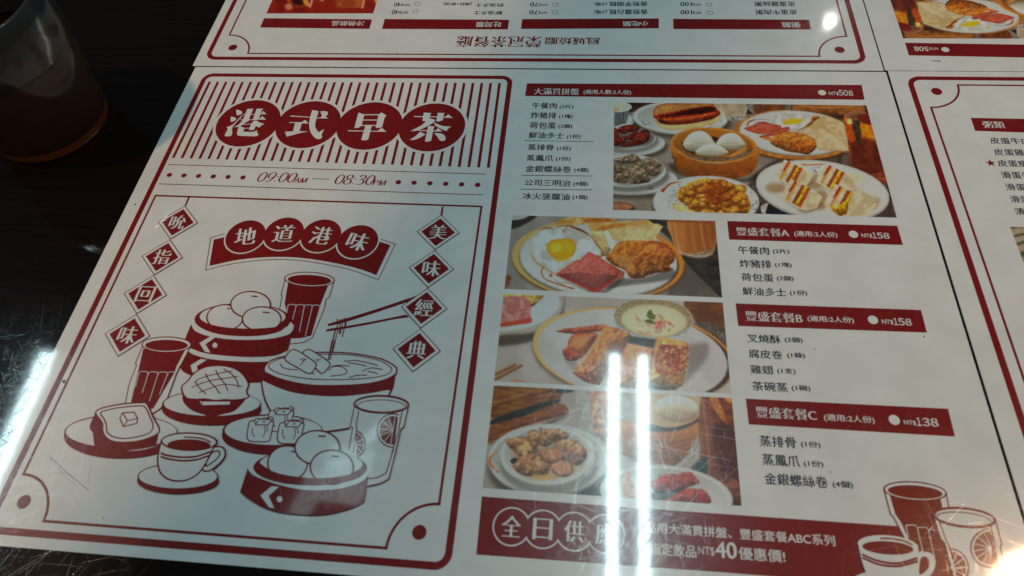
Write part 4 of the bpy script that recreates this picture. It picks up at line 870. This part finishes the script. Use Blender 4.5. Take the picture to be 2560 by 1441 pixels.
# sandwiches
p.frame(G2)
p.fill([(390,1250),(500,1310),(680,1390),(680,1420),(380,1420)], (26,30,34), soft=10)
p.ell(1040, 1110, 815, 372, (50,38,30), 8, soft=50, alpha=.5); p.ell(1040, 1100, 808, 358, (140,134,124), 8); p.ell(1040, 1086, 808, 352, (170,166,157), 8, edge=(148,143,134), ew=12)
p.line([(790,775),(850,785)], 16, (158,84,48)); p.line([(870,783),(1040,775)], 14, (164,92,54)); p.line([(900,830),(960,808),(1020,815)], 4, (90,84,80)); p.speck([(930,850),(970,845),(965,890),(935,890)], 6, 7, [(80,82,88)], 2)
p.fill([(1600,1250),(1720,1180),(1700,1290),(1560,1350)], (140,120,98), soft=50, alpha=.7)
def sandwich(o, S, top):
    T = lambda L: [(o[0]+x*S, o[1]+y*S, 1) for x, y in L]
    p.shadow([(o[0]+S*x, o[1]+S*y) for x, y in [(-10,220),(60,300),(260,340),(420,260),(380,320),(200,390)]], .4, 40, (90,66,40))
    p.fill(T([(290,110),(top[0],top[1]),(top[2],top[3]),(230,360),(150,330)]), (176,164,136), (160,142,106), 90, edge=(186,174,150), ew=12, soft=5)
    p.fill(T([(60,0),(290,110),(150,345),(-60,215)]), (174,160,128), soft=5)
    p.fill(T([(60,0),(108,22),(-10,240),(-60,215)]), (182,172,148), (168,154,122), 30, soft=5); p.fill(T([(108,22),(134,36),(62,150),(36,145)]), (150,44,46), (122,22,34), 20, soft=5); p.fill(T([(62,125),(78,135),(20,230),(0,235)]), (150,100,110), soft=6)
    p.fill(T([(134,36),(148,44),(28,255),(8,250)]), (196,140,34), soft=5); p.fill(T([(148,44),(190,64),(72,275),(28,255)]), (180,170,144), (164,148,112), 24, soft=5)
    p.fill(T([(190,64),(226,80),(112,290),(76,270)]), (136,70,54), (116,48,38), 20, soft=5, crisp=.2); p.fill(T([(226,80),(268,98),(160,310),(108,295)]), (190,150,30), (166,116,14), 24, soft=5, crisp=.35, cs=16); p.fill(T([(262,96),(290,110),(172,330),(152,312)]), (162,74,44), (140,50,32), 24, soft=5)
for q in ((940,985,120,90), (1020,1200,90,120), (900,1260,140,70), (480,1060,120,60)): p.ell(*q, (132,104,70), soft=70, alpha=.75)
sandwich((520, 715), .98, (420, 190, 330, 330)); sandwich((1010, 762), 1.02, (520, 130, 400, 300)); sandwich((590, 950), 1.06, (420, 200, 360, 330)); sandwich((1120, 1010), 1.14, (500, 210, 420, 330))
p.fill([(1155,1310),(1230,1270),(1330,1200),(1370,1190),(1340,1320),(1250,1395)], (190,152,28), (140,94,12), 24, crisp=.5, cs=16); p.fill([(1420,1080),(1560,1120),(1700,1190),(1560,1330),(1440,1400),(1330,1390)], (176,164,138), (160,144,112), 90, soft=8); p.line([(1480,1245),(1550,1265)], 6, (170,130,80))
platter = p.build('printed_food_photo', menu, .03)
# the same print on the upside-down menu in the far corner
c = platter.copy(); COL.objects.link(c); c.parent = menu_tr
q = un([(2100+880/5.5652, 535/5.5652)])[0]
c.matrix_parent_inverse = Matrix.Translation(-Vector(menu_tr.location)); c.matrix_basis = Matrix.Translation(((q[0]+404.0)*MM, (q[1]-27.9)*MM, -.045*MM)) @ Matrix.Rotation(math.pi, 4, 'Z')

# ---- picture of set A
p = Picture(213.2, -112.8, 315.8, -158.2, GA)
p.fill([(0,0),(2600,0),(2600,1000),(0,1000)], (124,114,104), (138,128,117), 300, smooth=False, crisp=.12, cs=6)
p.fill([(1680,60),(2600,60),(2600,1000),(2500,980),(2060,540),(1900,300)], (66,55,48), (44,36,32), 40, soft=10, st=(.3, 1.2), crisp=.25, cs=14)
for k in range(7): p.line([(1800+k*26,130),(1830+k*26,330)], 9, (112,98,84), alpha=.7)
for k in range(9): p.line([(2120+k*22,540+k*14),(2180+k*30,760+k*20)], 4, (104,90,76), alpha=.6)
p.shadow([(130,60),(420,30),(300,130),(130,190)], .8, 30); p.ell(100, 30, 230, 66, (150,146,138))
p.shadow([(2060,560),(2360,800),(2500,1000),(1900,1000)], .45, 80)
p.fill([(50,860),(60,740),(110,710),(125,760),(90,840)], (128,80,52), (100,58,36), 20)
p.ell(1105, 580, 965, 440, (60,46,36), 4, soft=70, alpha=.6)
p.ell(1100, 560, 970, 450, (112,72,30), 4); p.ell(1100, 545, 970, 448, (166,128,66), 4, grad=(0, (164,140,92), (172,116,38)), crisp=.1, cs=10); p.ell(1112, 560, 900, 412, (76,48,24), 4, soft=20)
p.ell(1105, 556, 890, 412, (120,114,104), 4); p.ell(1105, 540, 888, 410, (166,163,156), 4, edge=(150,147,140), ew=10, grad=(90, (160,158,152), (172,168,160)))
# toast
p.fill([(575,130,1),(780,60),(1000,40,1),(1295,60,1),(1270,130,1),(960,140,1),(800,160,1)], (176,152,104), (160,116,56), 60, soft=6); p.fill([(950,90),(1150,70),(1270,90),(1200,118),(1000,125)], (156,102,40), (140,84,28), 30, soft=20)
p.fill([(960,130,1),(1660,90,1),(1725,130,1),(1700,220,1),(1200,300,1),(1040,230,1)], (180,156,110), (168,132,76), 80, soft=6); p.fill([(1100,190),(1180,150),(1450,120),(1480,140),(1300,180),(1120,215)], (156,100,36), (172,126,60), 30, soft=18)
p.fill([(1010,220,1),(1180,215,1),(1260,400,1),(1200,500,1),(1110,490,1),(1080,350,1)], (166,140,92), (180,158,114), 12, soft=8, crisp=.25, cs=7)
p.fill([(1200,215,1),(1760,130,1),(1830,165,1),(1720,330,1),(1450,350,1),(1240,310,1)], (184,166,124), (168,142,94), 60, soft=6, crisp=.2, cs=8)
p.fill([(1165,225,1),(1205,200,1),(1310,385,1),(1240,420,1)], (190,182,160), soft=5)
# egg
p.fill([(330,400),(360,280),(470,190),(650,160),(850,180),(1000,250),(1080,350),(1130,430),(1150,490),(1100,500),(900,540),(640,690),(500,640),(380,560)], (170,172,168), (154,150,138), 90, soft=10, wob=10, edge=(166,150,118), ew=16)
p.fill([(330,470),(420,560),(500,620),(620,690),(560,680),(420,590)], (150,120,74), soft=16, alpha=.7); p.line([(445,208),(520,182),(600,190)], (4, 14, 8), (120,62,32), wob=4); p.line([(640,165),(760,155),(900,205),(1000,260),(1060,320),(1095,380)], (5, 14, 26, 10, 10, 12), (118,58,30), wob=7); p.line([(1090,370),(1140,430),(1140,500),(1100,495)], 12, (120,66,32), wob=6)
p.speck([(640,160),(760,170),(740,260),(680,230)], 24, 8, [(140,104,70),(150,130,104)], 6, alpha=.7)
p.fill([(880,330),(960,310),(1050,380),(1000,440),(900,420)], (186,190,190), soft=30, alpha=.7)
p.fill([(520,410),(560,330),(650,305),(790,305),(845,350),(850,430),(800,510),(680,540),(580,500)], (190,138,16), (202,158,30), 60, edge=(186,120,18), ew=14, soft=8); p.fill([(560,390),(640,340),(700,370),(680,440),(590,450)], (212,174,60), soft=26, alpha=.7); p.fill([(720,340),(810,330),(830,400),(760,420)], (206,150,36), soft=20, alpha=.8); p.fill([(600,525),(680,530),(780,505),(760,545),(640,560)], (196,150,60), soft=12)
# cutlet
p.shadow([(1280,760),(1600,740),(1940,650),(1900,760),(1400,830),(1200,860)], .5, 40)
p.fill([(1190,510),(1260,440),(1320,350),(1450,325),(1650,330),(1780,335),(1880,370),(1965,470),(1950,560),(1900,600),(1940,640),(1860,680),(1740,690),(1600,740),(1470,740),(1390,650),(1260,590)], (164,104,40), (134,76,24), 50, edge=(120,60,20), ew=16, crisp=.5, cs=22, wob=9)
p.speck([(1300,400),(1700,360),(1900,480),(1800,650),(1500,700),(1300,560)], 60, 24, [(182,126,58),(150,88,30),(170,112,46)], 8, asp=.6, alpha=.6, soft=16); p.fill([(1660,330),(1780,330),(1880,370),(1890,410),(1780,370)], (160,84,36), (140,66,24), 20)
p.fill([(1260,540),(1400,480),(1500,560),(1520,700),(1400,640)], (178,132,74), soft=40, alpha=.6); p.line([(1200,520),(1300,590),(1400,650)], 5, (92,50,22)); p.line([(1500,580),(1620,700)], 6, (96,52,22))
# luncheon meat
p.fill([(1240,590,1),(1400,680,1),(1390,740,1),(1300,760,1)], (150,78,66), (130,60,48), 20); p.shadow([(640,720),(1060,900),(1330,760),(1380,770),(1100,930)], .5, 30)
p.fill([(620,700,1),(640,690,1),(860,540,1),(900,545,1),(980,462),(1010,455),(1100,500,1),(1250,600,1),(1320,690),(1310,740,1),(1140,880),(1080,900),(1000,880,1)], (148,76,68), (160,90,80), 26, soft=5, edge=(132,46,32), ew=16, crisp=.26, cs=12)
p.fill([(622,705,1),(660,700,1),(1030,860),(1080,862),(1300,740,1),(1290,770,1),(1140,882),(1070,905),(1000,885,1)], (138,46,28), (152,62,40), 24, soft=8)
for q in ([(1000,800),(1030,750)], [(1040,780),(1070,745)], [(760,640),(800,660)], [(1210,650),(1260,630)], [(960,690),(990,700)]): p.line(q, 7, (112,44,38))
p.line([(495,610),(465,670),(490,735),(560,780),(740,838)], (6, 16, 8, 14, 18), (138,80,34), wob=4); p.line([(760,850),(825,862)], 18, (146,80,40), wob=4); p.ell(572, 715, 20, 22, (150,108,56), wob=6); p.line([(610,760),(680,795),(780,800)], 5, (130,90,56))
# iced milk tea
p.fill([(1910,80),(2430,95),(2410,420),(2360,490),(2250,520),(2100,505),(1990,440),(1930,300)], (150,96,48), (134,80,36), 70, st=(1.3, .1), edge=(172,130,84), ew=14, k=.5, grad=(0, (166,112,58), (124,72,34)))
for x_, w_, c_ in ((1960,26,(184,140,92)), (2140,14,(170,120,72)), (2250,22,(178,130,84)), (2330,12,(160,112,66))): p.line([(x_,110),(x_+24,300),(x_+60,440)], w_, c_, alpha=.55, soft=16)
p.fill([(1915,80),(2428,95),(2426,130),(1915,116)], (120,70,34), soft=16, alpha=.6); p.fill([(1990,440),(2150,470),(2390,420),(2380,480),(2250,520),(2090,505)], (120,104,86), (150,136,116), 40, soft=10, alpha=.8); p.line([(2010,448),(2140,492),(2260,500),(2380,470)], 8, (182,176,166), alpha=.8, soft=8); p.line([(2060,486),(2160,512),(2280,508)], 6, (60,48,40), alpha=.8, soft=8)
p.build('printed_food_photo', menu, .03)

# ---- picture of set B
p = Picture(213.1, -161.0, 315.9, -206.9, GB)
p.fill([(0,0),(2600,0),(2600,1150),(0,1150)], (150,138,126), (160,149,138), 300, smooth=False, crisp=.08, cs=6)
p.fill([(2030,110),(2500,110),(2500,620),(2380,420),(2130,330)], (92,54,30), (112,70,40), 60, soft=8, st=(.3, 2), crisp=.15); p.fill([(2130,340),(2420,410),(2500,650),(2380,560)], (70,58,52), (100,88,78), 20, soft=10)
for k in range(6): p.line([(2200+k*42,380+k*16),(2250+k*44,520+k*22)], 9, (150,136,116), alpha=.7)
p.shadow([(80,480),(460,440),(720,250),(760,60),(720,330),(480,520),(80,590)], .75, 50, (60,46,36))
p.ell(120, 180, 605, 280, (150,136,118), -4); p.ell(120, 165, 602, 278, (164,163,158), -4, edge=(152,140,124), ew=8)
p.fill([(120,40),(530,40),(480,130),(400,180),(300,120),(120,110)], (172,122,50), (190,160,96), 50, crisp=.3, cs=20); p.fill([(110,95),(380,95),(405,290,1),(400,335),(250,360),(90,375)], (160,98,92), (176,128,118), 50, crisp=.15, cs=14); p.fill([(90,350),(250,325),(400,290),(405,345),(250,370),(90,390)], (158,70,50), soft=8)
for q in ([(220,160),(250,120)], [(180,230),(230,250),(240,310)], [(300,200),(340,230),(320,290)]): p.line(q, 9, (150,74,70), alpha=.7)
p.line([(100,412),(160,410)], 8, (170,150,100))
# plate
p.ell(1490, 690, 1070, 500, (70,54,42), 6, soft=60, alpha=.5)
p.ell(1480, 690, 1068, 480, (130,88,40), 8); p.ell(1480, 678, 1064, 478, (172,130,66), 8, grad=(0, (176,150,100), (176,120,48)), crisp=.1, cs=10); p.ell(1520, 700, 1010, 462, (66,46,32), 8, soft=24); p.ell(1480, 690, 1000, 462, (160,152,144), 8); p.ell(1478, 672, 998, 452, (166,159,152), 8, c2=(158,151,144), ns=240)
p.shadow([(2050,600),(2250,560),(2260,700),(2100,900),(1960,1010),(1700,1050),(1990,960),(2040,800)], .55, 80, (96,80,70)); p.shadow([(760,680),(900,780),(1000,960),(800,800)], .35, 50, (96,76,62))
# chopsticks
for a in ([(30,890),(240,790)], [(35,940),(310,795)]): p.line(a, 30, (116,72,40)); p.line([(x, y-6) for x, y in a], 12, (146,98,58), soft=8)
p.fill([(180,960),(260,945),(350,965),(200,975)], (170,110,84), soft=8)
# custard cup
p.ell(1690, 305, 425, 225, (128,126,130), 4, c2=(172,172,174), ns=9, soft=6); p.ell(1690, 295, 410, 208, (150,132,98), 4, c2=(124,104,72), ns=12, crisp=.2, cs=6); p.ell(1700, 325, 350, 175, (176,168,136), 4, soft=8, edge=(150,138,104), ew=16)
p.ell(1690, 300, 424, 222, (0,0,0), 4, alpha=0); 
p.speck([(1520,260),(1750,250),(1890,360),(1850,440),(1640,470),(1530,420)], 60, 26, [(180,148,124),(186,164,146),(172,120,96),(190,176,156)], 12, asp=.6, alpha=.8, soft=12); p.speck([(1740,330),(1880,350),(1890,410),(1720,450)], 16, 22, [(170,80,84),(184,118,112),(140,130,70)], 13, asp=.5, soft=8)
p.fill([(1620,270),(1650,215),(1670,212),(1690,250),(1720,270),(1700,310),(1650,300)], (96,104,44), (70,80,30), 16, soft=6); p.fill([(1600,325),(1660,310),(1715,350),(1690,360),(1630,345)], (88,98,50), (66,78,34), 16, soft=6)
# wing, roll and pastries
p.fill([(670,438,1),(760,410),(900,395),(1060,375),(1180,372),(1150,430),(1000,450),(880,462),(760,452)], (158,80,50), (136,56,34), 26, edge=(120,50,32), ew=10, crisp=.4, cs=14, wob=3)
p.fill([(740,630),(790,600),(810,520),(880,460),(1000,450),(1110,470),(1040,600),(960,700),(870,740),(780,730)], (162,92,46), (140,66,34), 40, edge=(120,52,28), ew=16, crisp=.5, cs=16, wob=7); p.fill([(830,540),(920,480),(1030,490),(980,580),(880,620)], (182,124,70), soft=40, alpha=.8); p.fill([(745,640),(850,660),(960,690),(870,745),(780,735)], (140,70,46), (120,50,34), 20, crisp=.4, wob=4)
p.fill([(845,870,1),(960,760),(1060,600),(1180,370,1),(1330,410,1),(1460,470,1),(1400,600),(1300,720),(1200,860),(1130,1000,1),(980,960)], (166,110,56), (142,84,40), 50, edge=(124,68,32), ew=14, crisp=.4, cs=18, wob=5); p.fill([(845,870,1),(1000,900),(1130,1000,1),(980,965)], (136,68,34), (118,54,28), 24, crisp=.3); p.line([(1190,380),(1120,520),(1000,680),(900,820)], 50, (186,140,86), soft=50, alpha=.55); p.fill([(1250,640),(1420,560),(1330,760),(1180,930)], (110,64,46), soft=60, alpha=.5)
p.fill([(1450,485,1),(1720,520,1),(1700,615,1),(1430,560,1)], (64,52,48), soft=8)
p.fill([(1370,640,1),(1440,560,1),(1700,620,1),(1690,760),(1620,1050,1),(1300,1030,1)], (172,122,74), (150,92,52), 50, edge=(150,96,56), ew=14, crisp=.35, cs=14); p.fill([(1330,760),(1600,720),(1600,900),(1320,900)], (150,84,56), (174,128,96), 20, soft=60, alpha=.6)
p.fill([(1640,960,1),(1730,500,1),(1780,490,1),(2060,560,1),(2055,760),(1990,1010,1),(1930,1040,1),(1690,990,1)], (178,138,80), (160,112,58), 40, edge=(150,98,46), ew=10, crisp=.35, cs=14, wob=3); p.fill([(1760,570,1),(2055,600,1),(2040,780),(1940,880),(1740,870),(1710,720)], (142,66,34), (120,44,28), 40, soft=12)
p.speck([(1730,640),(2040,620),(2030,850),(1900,880),(1740,850)], 150, 11, [(196,164,120),(184,150,104),(160,110,70)], 14, asp=.6, soft=4); p.shadow([(1650,970),(1700,1000),(1940,1045),(1700,1070),(1600,1060)], .6, 24)
p.build('printed_food_photo', menu, .03)

# ---- picture of set C
p = Picture(213.2, -209.0, 316.0, -254.6, GC)
p.fill([(0,0),(2600,0),(2600,1250),(0,1250)], (142,130,120), (152,141,131), 300, smooth=False, crisp=.12, cs=6)
p.fill([(130,40),(740,60),(720,180),(300,290),(120,370)], (128,84,44), (104,62,30), 30, soft=8, st=(.25, 1.4)); p.fill([(110,370),(330,280),(720,170),(740,200),(420,330),(110,410)], (44,40,34), soft=16); p.fill([(80,590),(110,420),(420,330),(740,200),(840,300),(560,390),(300,470)], (132,80,42), (104,58,28), 22, soft=8, st=(.3, 1.6), crisp=.2); p.line([(130,240),(400,160),(700,80)], 10, (78,46,24)); p.line([(110,330),(420,250),(720,150)], 8, (90,54,28)); p.line([(100,520),(400,410),(820,300)], 9, (66,40,22)); p.line([(130,200),(500,90)], 14, (160,112,66), alpha=.6)
p.shadow([(90,600),(600,400),(850,310),(600,440)], .5, 30)
p.fill([(740,60),(900,90),(760,110)], (50,48,46), soft=14)
# dark glass on the right, steamer, bun
p.fill([(1070,80),(1300,90),(1300,560),(1240,590),(1120,520),(1080,400),(1060,200)], (168,132,108), (146,104,84), 50, crisp=.3, cs=20, edge=(150,100,80), ew=14); p.fill([(1090,90),(1230,95),(1180,240)], (150,84,60), (170,120,98), 24, soft=20)
p.fill([(1300,380),(1620,400),(2120,340),(2120,420),(1900,780),(1600,800),(1300,640)], (136,88,52), (150,100,58), 60, st=(.5, 1.4), crisp=.1, grad=(90, (166,112,62), (104,64,42)), k=.5); p.fill([(1600,120),(2110,130),(2110,300),(1900,420),(1600,420)], (166,142,110), soft=20); p.fill([(1600,470),(1900,470),(2120,380),(2110,430),(1880,500),(1600,500)], (158,106,72), soft=14); p.fill([(1600,400),(1800,440),(2000,400),(2120,320),(2120,360),(1900,460),(1600,470)], (58,58,62), soft=16)
p.ell(1880, 260, 210, 128, (176,162,144), 6, grad=(90, (190,183,172), (168,148,122)), soft=10, pil=.25)
for k in range(5): p.line([(1740+8*k,200+k*34),(1860,240+k*34),(2020-6*k,190+k*34)], 8, (160,126,98), soft=10, alpha=.7)
p.fill([(2110,150),(2410,150),(2500,1180),(2160,1080)], (84,40,30), (102,54,34), 90, soft=10, grad=(0, (122,78,52), (78,34,28)), k=.5)
p.fill([(2150,150),(2410,160),(2430,420),(2300,440),(2200,300)], (120,60,28), (92,40,26), 50, soft=50); p.fill([(2190,150),(2270,160),(2370,400),(2340,400),(2250,280)], (168,116,52), (140,84,36), 20, soft=18); p.fill([(2340,150),(2410,155),(2415,200),(2360,190)], (172,122,58), soft=16)
p.fill([(2230,420),(2430,440),(2470,800),(2300,840)], (64,26,24), (84,40,30), 60, soft=60, alpha=.8); p.line([(2125,180),(2180,600),(2185,900)], 16, (160,118,96), alpha=.6, soft=14); p.fill([(2180,900),(2450,940),(2480,1090),(2300,1060)], (128,82,60), (96,56,46), 40, soft=24); p.fill([(2020,820),(2160,720),(2165,900),(2080,880)], (60,62,62), soft=30)
for k in range(4): p.line([(1640,560+k*52),(1820,590+k*50),(2020,540+k*44)], 7, (74,48,38), alpha=.6, soft=10)
p.shadow([(1150,980),(1250,1000),(1200,1120),(900,1090)], .75, 30)
# spare rib plate
dish(p, 650, 740, 575, 340, .93, 16); dish(p, 640, 700, 455, 290, .9, 16, sh=.35)
p.line([(165,655),(110,710),(95,770),(130,830)], (6, 18, 22, 20), (170,92,36)); p.ell(165, 858, 16, 14, (172,92,40)); p.line([(150,740),(165,790)], 9, (150,110,70), alpha=.7)
p.fill([(300,700),(400,600),(800,560),(1010,700),(900,880),(600,940),(400,890)], (150,118,84), soft=60, alpha=.6)
for q in ([(245,570),(330,530),(440,530),(490,590),(480,650),(400,690),(310,650)], [(450,520),(500,455),(580,500),(590,560),(520,640),(470,600)], [(570,440),(650,460),(740,450),(840,500),(830,545),(740,560),(640,620),(560,590),(580,500)], [(715,590),(800,545),(930,570),(1015,650),(1010,740),(930,800),(820,760),(740,690)],
          [(330,620),(420,590),(490,640),(470,690),(380,720)], [(310,790),(420,700),(560,700),(660,760),(640,880),(500,900),(380,880)], [(560,680),(660,630),(780,650),(810,720),(760,780),(660,780),(590,740)], [(670,800),(740,760),(840,750),(890,820),(870,890),(780,910),(700,870)]):
    p.fill(q, (160,124,92), (132,94,70), 34, edge=(104,70,48), ew=14, crisp=.5, cs=20, soft=7, wob=8)
p.fill([(660,700),(720,660),(790,690),(770,730),(690,740)], (162,108,82), soft=20); p.fill([(690,830),(760,780),(860,790),(870,860),(770,890)], (166,118,90), soft=24); p.fill([(290,750),(330,725),(358,745),(330,780),(300,780)], (52,40,40), soft=8); p.fill([(470,640),(560,640),(540,690),(480,680)], (90,62,46), soft=24, alpha=.7); p.speck([(400,580),(460,580),(470,680),(390,670)], 8, 20, [(184,150,100)], 4, soft=14, alpha=.8); p.fill([(500,880),(700,900),(640,935),(540,925)], (174,136,74), soft=24, alpha=.8)
# chicken feet plate
dish(p, 1780, 1080, 640, 285, .9, 16, rot=6)
p.fill([(1360,900),(1450,880),(1480,1100),(1380,1110)], (160,126,108), (176,150,134), 24, soft=20)
for q in ([(1640,960),(1750,890),(1900,880),(2000,860),(2060,910),(2090,970),(2000,1000),(1900,1050),(1750,1060),(1660,1040)], [(1780,1130),(1900,1050),(2020,1020),(2140,1040),(2200,1110),(2190,1160),(2000,1170),(1800,1160)]): p.fill(q, (148,66,46), (122,42,32), 34, edge=(112,40,30), ew=14, crisp=.45, cs=20, wob=6)
p.shadow([(1660,1050),(1800,1060),(1930,1020),(1900,1060),(1750,1140),(1650,1120)], .6, 20)
p.build('printed_food_photo', menu, .03)

# ---- small prints on the neighbouring sheets
GU = (650, 0, 8.5333); q = un([(650+135/8.5333, 290/8.5333), (650+2425/8.5333, 295/8.5333)])
p = Picture(q[0, 0], q[0, 1], q[1, 0]-.4, q[0, 1]+38, GU, .35)
p.fill([(-900,-3000),(3600,-3000),(3600,400),(-900,400)], (124,34,18), (96,20,14), 500, smooth=False); p.fill([(560,-300),(1080,-300),(1000,120),(800,150),(620,110)], (100,36,16), (160,80,30), 120, soft=30)
p.fill([(680,-300),(900,-300),(920,50),(860,110),(780,100),(700,30)], (44,18,14), soft=40); p.fill([(880,-100),(960,-60),(1060,80),(1060,140),(960,110)], (176,124,56), soft=30); p.line([(1130,-200),(1110,0),(1070,150)], 36, (186,140,124), soft=24); p.speck([(540,110),(780,120),(740,190),(560,190)], 8, 40, [(170,110,90),(180,120,80)], 3, soft=40, alpha=.7)
p.fill([(1600,-300),(2220,-300),(2200,40),(2160,160),(1900,170),(1640,170),(1620,80)], (150,84,40), (130,60,30), 160, soft=50); p.line([(2240,-200),(2210,60),(2180,170)], 40, (176,140,124), soft=24); p.fill([(1280,-60),(1340,-40),(1350,30),(1290,20)], (170,120,60), soft=20); p.fill([(2400,-200),(2600,-200),(2560,60),(2480,100)], (180,140,84), soft=24)
p.build('printed_food_photo', menu_t, -.01)
q = un([(2525.2, 567.5)])[0]; p = Picture(q[0], q[1], q[0]+90, q[1]-48, (2500, 550, 10.3), .4, (142,128,108))
p.fill([(200,100),(7000,100),(7000,7000),(200,7000)], (146,130,110), (128,112,92), 400, smooth=False)
for a, w in (([(240,200),(640,170),(1500,150)], 60), ([(330,430),(640,360),(1600,200)], 62), ([(400,640),(640,560),(1500,180)], 70), ([(500,900),(640,860),(1500,500)], 130)): p.line(a, w, (70,76,44), soft=20)
p.ell(1500, 1500, 900, 700, (150,92,50), c2=(184,140,70), ns=200, soft=30)
p.build('printed_food_photo', menu_r, -.03)
# ------------------------------------------------------------------ tumbler of tea
def lathe(name, prof, mat, parent, n=96, cap=False):
    v = []; f = []
    for r, z in prof:
        for k in range(n): t = 2*math.pi*k/n; v.append(((GX+r*math.cos(t))*MM, (GY+r*math.sin(t))*MM, z*MM))
    for i in range(len(prof)-1):
        for k in range(n): a_, b_ = i*n+k, i*n+(k+1) % n; f.append((a_, b_, b_+n, a_+n))
    f.append(tuple(range(n-1, -1, -1))); f.append(tuple(range((len(prof)-1)*n, len(prof)*n)))
    return solid(name, v, f, mat, parent, True)
GX, GY = -72.8, -51.8
def smooth_prof(p):
    return [tuple(x) for x in curve_pts(p, False, 6)]
g = bpy.data.materials.new('worn_clear_glass'); g.use_nodes = True; N, L = g.node_tree.nodes, g.node_tree.links; N.remove(N['Principled BSDF'])
tr = N.new('ShaderNodeBsdfTransparent'); tr.inputs[0].default_value = (.78, .79, .77, 1); df = N.new('ShaderNodeBsdfDiffuse'); df.inputs[0].default_value = (.34, .34, .32, 1)
gl = N.new('ShaderNodeBsdfGlossy'); gl.inputs['Roughness'].default_value = .1; fr_ = N.new('ShaderNodeFresnel'); fr_.inputs['IOR'].default_value = 1.42
m1 = N.new('ShaderNodeMixShader'); m1.inputs[0].default_value = .10; L.new(tr.outputs[0], m1.inputs[1]); L.new(df.outputs[0], m1.inputs[2])
m2 = N.new('ShaderNodeMixShader'); L.new(fr_.outputs[0], m2.inputs[0]); L.new(m1.outputs[0], m2.inputs[1]); L.new(gl.outputs[0], m2.inputs[2]); L.new(m2.outputs[0], N['Material Output'].inputs['Surface'])
tea = bpy.data.materials.new('amber_tea'); tea.use_nodes = True; N, L = tea.node_tree.nodes, tea.node_tree.links; N.remove(N['Principled BSDF'])
ts = N.new('ShaderNodeBsdfTranslucent'); ts.inputs[0].default_value = (.52, .25, .03, 1); gl = N.new('ShaderNodeBsdfGlossy'); gl.inputs['Roughness'].default_value = .04
fr_ = N.new('ShaderNodeFresnel'); fr_.inputs['IOR'].default_value = 1.25; mx = N.new('ShaderNodeMixShader'); L.new(fr_.outputs[0], mx.inputs[0]); L.new(ts.outputs[0], mx.inputs[1]); L.new(gl.outputs[0], mx.inputs[2]); L.new(mx.outputs[0], N['Material Output'].inputs['Surface'])
cup = empty('tea_tumbler', (GX*MM, GY*MM, -.00045)); tag(cup, 'rounded clear glass tumbler half full of dark amber tea on the bare table', 'glass')
outer = smooth_prof([(31.0, -.43), (33.4, .8), (35.2, 8), (37.8, 22), (40.3, 38), (41.7, 52), (42.1, 61), (41.2, 71), (39.2, 78), (38.2, 80.2)])
inner = smooth_prof([(37.2, 80.6), (36.6, 79.6), (39.0, 71), (39.9, 61), (39.5, 52), (38.1, 38), (35.6, 22), (33.4, 9), (31.6, 4.6), (12, 3.4)])
lathe('glass_body', outer+inner, g, cup)
lathe('tea', smooth_prof([(12, 3.2), (31.7, 4.4), (33.55, 9), (35.75, 22), (38.25, 38), (39.6, 51.6)])+[(38.5, 51.2), (20, 51.0)], tea, cup)
